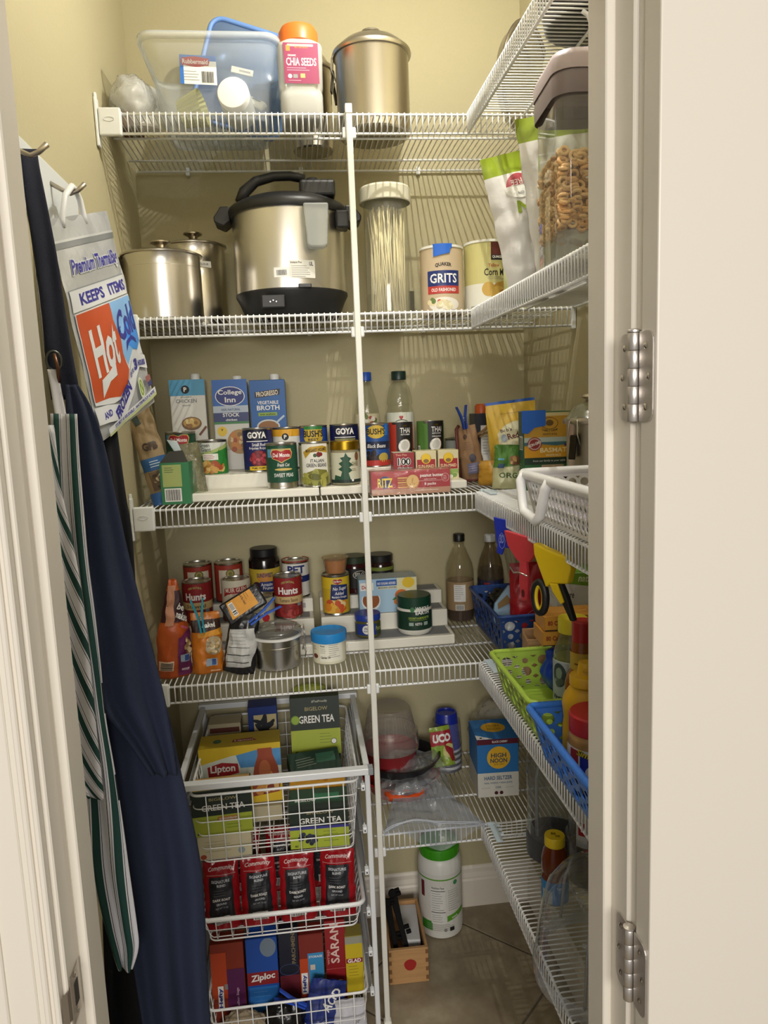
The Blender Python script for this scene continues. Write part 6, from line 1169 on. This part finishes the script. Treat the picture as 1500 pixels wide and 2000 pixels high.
wd = thing('wooden_crate', 'finger-jointed wooden box with a red dot on its end', 'crate', (.078, .218, FZ0), -1)
PINE = M('bb9060', .5, bump=.15, bscale=10, stretch=(1, 10, 10), var=.14, name='pine'); w, d, h = .110, .212, .104
for nm, c, s in (('end_panel', (0, -d/2+.005, h/2), (w, .010, h)), ('end_panel', (0, d/2-.005, h/2), (w, .010, h)), ('side_panel', (-w/2+.004, 0, h/2), (.008, d-.021, h)), ('side_panel', (w/2-.004, 0, h/2), (.008, d-.021, h)), ('base', (0, 0, .004), (w-.017, d-.021, .008))): MB().box(c, s, PINE, bev=.0008, seg=1).build(nm, wd)
for s in (-1, 1):
    for k in range(4): MB().box((s*(w/2-.0035), -d/2-.0001, .014+k*.026), (.0085, .0012, .012), M('7d5733', .6)).build('finger_joint', wd)
mb = MB(); pr().P([(.017*cos(a)*(1+.06*sin(3*a)), .056+.017*sin(a)) for a in [2*pi*k/24 for k in range(24)]], M('a01f1c')).draw(mb, on_plane((.004, -d/2, 0))); mb.build('red_dot', wd)
np_ = thing('paper_napkin', 'folded white paper lying in the wooden crate', 'paper', (.098, .235, FZ0+.0088), -4); MB().box((0, 0, .0425), (.050, .155, .085), M('d6d6d8', .6, bump=.1, bscale=30), bev=.003).build('stack', np_)
def hanger_clip(label, loc, rot, L):
    o = thing('black_tongs', label, 'tongs', loc, rot, 'black plastic tongs in the crate'); BK = M('080809', .75, spec=.2)
    MB().prism([(-.006, 0), (.006, 0), (.008, L*.5), (.012, L*.9), (.006, L), (-.006, L), (-.010, L*.9), (-.008, L*.5)], .008, BK, bev=.002).build('shaft', o)
    for k, z in enumerate((.30, .38, .90, .96)):
        MB().lathe(cyl(.006, .014, .001), BK, 10, ((.010 if k % 2 == 0 else .008), .004, L*z), rot=Matrix.Rotation(pi/2, 3, 'Y')).build('knob', o)
    MB().lathe(cyl(.012, .012, .002), BK, 14, (0, .010, L*.93), rot=Matrix.Rotation(pi/2, 3, 'X')).build('pivot', o)
hanger_clip('black plastic tongs leaning in the crate with the knobbed end up', (.078, .135, FZ0+.075), (radians(-34), radians(-13), 0), .165)
hanger_clip('second black plastic tongs lying lower at the crate side', (.050, .140, FZ0+.060), (radians(-30), radians(-9), 0), .150)
STRAP = [((-0.521, -0.552, 1.978), (-0.502, -0.538, 1.982)), ((-0.519, -0.562, 1.948), (-0.498, -0.548, 1.952)), ((-0.515, -0.57, 1.897), (-0.49, -0.557, 1.9)), ((-0.508, -0.581, 1.825), (-0.48, -0.569, 1.827)), ((-0.502, -0.592, 1.752), (-0.475, -0.575, 1.754)), ((-0.501, -0.598, 1.68), (-0.468, -0.581, 1.68)), ((-0.498, -0.601, 1.621), (-0.461, -0.585, 1.62))]
BIB = [((-0.474, -0.611, 1.641), (-0.462, -0.592, 1.641)), ((-0.475, -0.616, 1.606), (-0.446, -0.589, 1.605)), ((-0.475, -0.624, 1.555), (-0.435, -0.583, 1.551)), ((-0.476, -0.632, 1.46), (-0.42, -0.594, 1.452)), ((-0.473, -0.643, 1.387), (-0.407, -0.606, 1.375)), ((-0.466, -0.655, 1.314), (-0.392, -0.619, 1.299)), ((-0.461, -0.666, 1.241), (-0.377, -0.632, 1.223)), ((-0.455, -0.674, 1.19), (-0.367, -0.641, 1.169)), ((-0.418, -0.672, 1.124), (-0.36, -0.65, 1.108)), ((-0.389, -0.673, 1.07), (-0.356, -0.658, 1.059))]
SKIRT = [((-0.46, -0.645, 1.21), (-0.379, -0.616, 1.193)), ((-0.459, -0.652, 1.158), (-0.366, -0.625, 1.138)), ((-0.456, -0.664, 1.083), (-0.354, -0.638, 1.06)), ((-0.453, -0.675, 1.009), (-0.34, -0.651, 0.983)), ((-0.444, -0.687, 0.934), (-0.33, -0.663, 0.905)), ((-0.439, -0.698, 0.859), (-0.329, -0.674, 0.828)), ((-0.43, -0.71, 0.784), (-0.33, -0.685, 0.75)), ((-0.422, -0.722, 0.71), (-0.329, -0.697, 0.673)), ((-0.412, -0.739, 0.597), (-0.325, -0.714, 0.557))]
DARK = [((-0.47, -0.518, 1.59), (-0.439, -0.481, 1.588)), ((-0.467, -0.533, 1.486), (-0.431, -0.497, 1.481)), ((-0.468, -0.544, 1.407), (-0.423, -0.51, 1.399)), ((-0.468, -0.571, 1.291), (-0.419, -0.538, 1.278)), ((-0.474, -0.603, 1.138), (-0.408, -0.572, 1.119)), ((-0.482, -0.625, 0.983), (-0.391, -0.607, 0.963)), ((-0.484, -0.662, 0.795), (-0.384, -0.646, 0.77)), ((-0.483, -0.679, 0.679), (-0.383, -0.663, 0.651)), ((-0.482, -0.696, 0.563), (-0.381, -0.681, 0.532))]
TOWEL = [((-0.488, -0.646, 1.601), (-0.455, -0.635, 1.599)), ((-0.49, -0.655, 1.536), (-0.455, -0.644, 1.534)), ((-0.49, -0.666, 1.466), (-0.453, -0.655, 1.462)), ((-0.486, -0.676, 1.395), (-0.451, -0.665, 1.391)), ((-0.483, -0.687, 1.325), (-0.446, -0.676, 1.319)), ((-0.479, -0.697, 1.254), (-0.442, -0.687, 1.247)), ((-0.474, -0.708, 1.183), (-0.439, -0.698, 1.176)), ((-0.471, -0.719, 1.113), (-0.431, -0.709, 1.104)), ((-0.469, -0.729, 1.042), (-0.424, -0.72, 1.032)), ((-0.465, -0.74, 0.972), (-0.418, -0.732, 0.96)), ((-0.452, -0.752, 0.901), (-0.412, -0.743, 0.889)), ((-0.444, -0.758, 0.865), (-0.411, -0.748, 0.853)), ((-0.436, -0.763, 0.834), (-0.42, -0.756, 0.826))]
FOLD = [((-0.488, -0.679, 1.586), (-0.481, -0.659, 1.585)), ((-0.487, -0.691, 1.504), (-0.476, -0.672, 1.501)), ((-0.487, -0.701, 1.436), (-0.465, -0.683, 1.431)), ((-0.485, -0.711, 1.367), (-0.456, -0.695, 1.361)), ((-0.484, -0.721, 1.299), (-0.451, -0.705, 1.291)), ((-0.48, -0.731, 1.23), (-0.448, -0.716, 1.221)), ((-0.475, -0.742, 1.161), (-0.445, -0.726, 1.151)), ((-0.469, -0.749, 1.113), (-0.442, -0.734, 1.102)), ((-0.457, -0.75, 1.083), (-0.441, -0.738, 1.074))]
TIE = [((-0.511, -0.568, 1.841), (-0.504, -0.558, 1.843)), ((-0.51, -0.577, 1.783), (-0.501, -0.567, 1.784)), ((-0.507, -0.585, 1.724), (-0.497, -0.576, 1.725)), ((-0.504, -0.592, 1.68), (-0.492, -0.583, 1.68))]
TIE2 = [((-0.495, -0.616, 1.663), (-0.484, -0.607, 1.663)), ((-0.491, -0.621, 1.628), (-0.479, -0.613, 1.628)), ((-0.486, -0.632, 1.596), (-0.473, -0.623, 1.595))]
RINGC = (-0.488, -0.605, 1.675)
# ------------------------------------------------------------------ hooks, aprons and thermal bag on the left wall
rk = thing('hook_rack', 'white wall rack with steel peg hooks on the left wall', 'rack', (0, 0, 0))
MB().box((XL+.006, -.555, 1.952), (.012, .61, .098), M('dfe3e6', .45), bev=.002).build('board', rk)
HK = M('b0a89c', .28, 1.0, name='hook_steel')
for y in (-.40, -.59, -.78):
    MB().tube([(XL+.011, y-.010, 1.972), (XL+.028, y-.006, 1.962), (XL+.040, y-.002, 1.957), (XL+.050, y+.001, 1.962), (XL+.062, y+.005, 1.974)], [.0038, .0036, .0036, .0038, .0044], HK, 10).build('hook', rk)
def cloth(par, rows, mat, name, pleats=3, amp=.008, ph=0., nu=26, sub=5, th=.0022, uvf=None, endamp=1.0):
    """sheet hung between a left and a right edge line, with soft vertical pleats"""
    L = [Vector(a) for a, b in rows]; R_ = [Vector(b) for a, b in rows]; n = len(rows)-1
    def cr(P, t):
        i = min(int(t), n-1); f = t-i; p0 = P[max(i-1, 0)]; p1 = P[i]; p2 = P[i+1]; p3 = P[min(i+2, n)]
        return .5*((2*p1)+(p2-p0)*f+(2*p0-5*p1+4*p2-p3)*f*f+(3*p1-p0-3*p2+p3)*f**3)
    def F(u, v):
        a = cr(L, v*n); b = cr(R_, v*n); p = a.lerp(b, u); d = (b-a); nn = Vector((d.y, -d.x, 0))
        if nn.length < 1e-6: return p
        nn.normalize(); k = min(1, .25+1.3*v)
        return p+nn*amp*k*(sin(2*pi*pleats*u+ph+1.2*v)+.4*noise.noise(Vector((u*3, v*5, ph))))*(1-abs(2*u-1)**6)
    mb = MB(); mb.grid(F, nu, n*sub, mat, uv=True)
    if uvf:
        for k, q in list(mb.uv.items()): mb.uv[k] = uvf(*q)
    o = mb.build(name, par); md = o.modifiers.new('Solidify', 'SOLIDIFY'); md.thickness = th; md.offset = 0
    return o
def striped():
    m = bpy.data.materials.new('striped_cotton'); m.use_nodes = True; nt = m.node_tree; b = nt.nodes['Principled BSDF']; L = nt.links.new
    uv = nt.nodes.new('ShaderNodeUVMap'); uv.uv_map = 'UVMap'; sx = nt.nodes.new('ShaderNodeSeparateXYZ'); fr = nt.nodes.new('ShaderNodeMath'); fr.operation = 'FRACT'
    cr = nt.nodes.new('ShaderNodeValToRGB'); cr.color_ramp.interpolation = 'CONSTANT'; e = cr.color_ramp.elements
    e[0].position = 0; e[0].color = lin('d8d7dc'); e[1].position = .22; e[1].color = lin('16211f')
    for p_, c in ((.255, 'd8d7dc'), (.34, '16211f'), (.36, 'd8d7dc'), (.42, '16403a'), (.74, 'd8d7dc'), (.80, '16211f'), (.835, 'd8d7dc')):
        q = cr.color_ramp.elements.new(p_); q.color = lin(c)
    L(uv.outputs[0], sx.inputs[0]); L(sx.outputs[0], fr.inputs[0]); L(fr.outputs[0], cr.inputs[0]); L(cr.outputs[0], b.inputs['Base Color']); b.inputs['Roughness'].default_value = .85
    tc = nt.nodes.new('ShaderNodeTexCoord'); n = nt.nodes.new('ShaderNodeTexNoise'); n.inputs['Scale'].default_value = 900; bp = nt.nodes.new('ShaderNodeBump'); bp.inputs['Strength'].default_value = .15; bp.inputs['Distance'].default_value = .002
    L(tc.outputs['Object'], n.inputs['Vector']); L(n.outputs[0], bp.inputs['Height']); L(bp.outputs[0], b.inputs['Normal'])
    return m
STRIPE = striped()
NVY = M('182139', .9, bump=.25, bscale=900, name='navy_cotton'); NVY2 = M('12172c', .9, bump=.25, bscale=900, name='navy_webbing'); BLKC = M('0c0e14', .95, name='black_cotton')
ap = thing('navy_apron', 'navy blue cotton apron hanging by its neck strap from the wall hook', 'apron')
cloth(ap, STRAP, NVY2, 'neck_strap', 1, .002, th=.003, nu=8)
cloth(ap, BIB, NVY, 'bib', 2, .007, .6)
cloth(ap, SKIRT, NVY, 'skirt', 2, .011, 2.2)
ba = thing('black_apron', 'black apron hanging behind the navy one', 'apron')
cloth(ba, DARK, BLKC, 'cloth', 2, .008, 1.0)
tw = thing('striped_apron', 'white apron with dark green stripes hanging beside the navy one', 'apron')
cloth(tw, TOWEL, STRIPE, 'cloth', 1.5, .007, .3, uvf=lambda u, v: (u*1.7+.22+.25*sin(v*9)*v, v))
cloth(tw, FOLD, STRIPE, 'folded_edge', 1, .006, 1.2, uvf=lambda u, v: (v*7.5-u*1.6+.2, v))
cloth(tw, TIE, STRIPE, 'neck_tie', 1, .001, nu=6, uvf=lambda u, v: (u*.9+.2, v))
cloth(tw, TIE2, M('cfced4', .85), 'neck_strap', 1, .001, nu=6)
rg = MB(); rc_ = Vector(RINGC)
rg.tube([rc_+Vector((.009*cos(a), .004*cos(a), .014*sin(a))) for a in [2*pi*k/20 for k in range(20)]], .0022, M('5d605c', .3, 1.0), 8, closed=True); rg.build('ring', tw)
rg = MB(); rg.tube([rc_+Vector((.002, -.004, .010)), rc_+Vector((.006, -.005, -.010)), rc_+Vector((.005, -.004, -.034))], .0028, M('6a4a38', .3, .8), 8); rg.build('clasp', tw)

# thermal bag
tb = thing('thermal_bag', 'silver insulated grocery bag with orange and blue print hanging from a hook', 'bag')
TL, TR, BR, BL = Vector((-.512, -.487, 1.897)), Vector((-.468, -.281, 1.960)), Vector((-.401, -.338, 1.616)), Vector((-.450, -.545, 1.554))
nb = (TR-TL).cross(BL-TL).normalized()
if nb.y > 0: nb = -nb
BW, BH = .222, .355
def bagmap(side=1):
    def f(u, v, o=0):     # u across from the left edge (0..BW), v down from the top (0..BH)
        a, b = max(0, min(1, u/BW)), max(0, min(1, v/BH)); p = (TL*(1-a)+TR*a)*(1-b)+(BL*(1-a)+BR*a)*b
        puff = .011*max(0, sin(pi*a))**.8*max(0, sin(pi*min(1, b)))**.8
        return p+nb*side*(puff+.0035*noise.noise(Vector((a*4, b*7, side)))+o)
    return f
SIL = M('b9bcc0', .34, .35, bump=.25, bscale=45, name='silver_film')
fm, bk = bagmap(1), bagmap(-1)
mb = MB(); mb.grid(lambda u, v: fm(u*BW, v*BH), 30, 44, SIL); mb.grid(lambda u, v: bk((1-u)*BW, v*BH), 30, 44, SIL); mb.build('bag_body', tb)
DB_ = M('2a2a8c', .4); ORG = M('b9491f', .4); SKB = M('7fb2e6', .4); SKD = M('3a8fe6', .4); OFF = M('d3d6da', .4)
q = pr()
def V(u, v): return (u, -v)   # v measured downwards
q.P([V(0, .040), V(BW, .040), V(BW, .050), V(0, .050)], M('84888c', .35, .3)); q.P([V(0, .036), V(BW, .036), V(BW, .040), V(0, .040)], M('d0d3d6', .3, .3))
q.T('Premium ThermalBag', .116, -.086, .178, .034, OFF, .10, .2); q.T('Premium ThermalBag', .116, -.086, .176, .032, DB_, .03, .2)
q.P([V(.006, .118), V(BW-.010, .118), V(BW-.010, .152), V(.006, .152)], OFF); q.P([V(.006, .116), V(BW-.010, .116), V(BW-.010, .118), V(.006, .118)], M('8a8e94')); q.T('KEEPS  ITEMS', .118, -.135, .176, .020, DB_, .035)
hotr = [V(.010, .156), V(.112, .156), V(.110, .185), V(.128, .215), V(.124, .245), V(.138, .275), V(.118, .296), V(.085, .308), V(.05, .300), V(.010, .296)]
cold = [V(.112, .156), V(BW-.012, .156), V(BW-.010, .24), V(.190, .252), V(.165, .246), V(.140, .268), V(.124, .245), V(.128, .215), V(.110, .185)]
q.P([V(.008, .154), V(BW-.010, .154), V(BW-.008, .262), V(.16, .262), V(.14, .29), V(.10, .312), V(.06, .312), V(.008, .300)], OFF)
q.P(hotr, ORG); q.P(cold, SKB); q.P([V(.150, .205), V(BW-.012, .175), V(BW-.010, .24), V(.190, .252), V(.165, .246), V(.148, .235)], SKD)
q.T('Hot', .068, -.222, .082, .078, OFF, .03, .25, rot=.10); q.P([V(.035, .296), V(.038, .268), V(.060, .262), V(.085, .250), V(.083, .272), V(.060, .276)], OFF)
q.T('Cold', .166, -.196, .086, .052, DB_, .03, .25, rot=.12); q.P([V(.140, .246), V(.145, .228), V(.165, .222), V(.185, .232), V(.190, .240), V(.165, .229), V(.150, .234)], DB_); q.T('or', .130, -.205, .012, .010, DB_)
q.P([V(.0, .302), V(.04, .308), V(.075, .318), V(.105, .308), V(.13, .285), V(.155, .262), V(.18, .256), V(BW-.004, .268), V(BW-.004, .292), V(.185, .282), V(.155, .296), V(.13, .318), V(.10, .338), V(.07, .342), V(.03, .334), V(0, .330)], OFF)
q.T('AND', .034, -.322, .026, .011, DB_, .04); q.T('FROZEN', .092, -.316, .072, .022, DB_, .05, rot=.52); q.T('UP TO', .142, -.283, .022, .008, DB_, .03, rot=.3); q.T('3', .165, -.273, .016, .020, DB_, .06); q.T('HOURS', .194, -.276, .034, .010, DB_, .04, rot=-.12)
q.E(.165, -.315, .022, .036, M('d6dcc4', .4)); q.O(.165, -.315, .016, .028, .004, M('7f9a3a')); q.R(.165, -.315, .004, .02, M('7f9a3a'), .4)
q.R(.205, -.308, .022, .010, M('8a5552')); q.R(.206, -.318, .020, .008, M('2a2a5c')); q.E(.072, -.344, .010, .012, M('4a4c66'))
q.P([V(.02, .3415), V(BW, .3280), V(BW, .337), V(.02, .3505)], OFF); q.T('STURDY & REUSABLE - WATERPROOF & MORE', .128, -.3394, .172, .0056, DB_, .03, rot=.066); q.P([V(.02, .3505), V(BW, .3370), V(BW, .3425), V(.02, .3545)], M('b4bf8a'))
mb = MB(); q.draw(mb, lambda u, v, o: fm(u, -v, o+.0006), su=.006, sv=.006, do=.0002); mb.build('print', tb)
mb = MB(); wl = M('e6e7ea', .4); e1 = fm(.045, .004); e2 = fm(.125, .004); top = Vector((-.492, -.398, 1.968))
mb.tube([e1+Vector((0, 0, -.012)), e1, e1.lerp(top, .55)+Vector((0, -.014, .006)), top+Vector((0, -.008, 0)), top+Vector((0, .010, 0)), e2.lerp(top, .55)+Vector((0, .012, .004)), e2, e2+Vector((0, 0, -.012))], .005, wl, 8); mb.build('handle', tb)
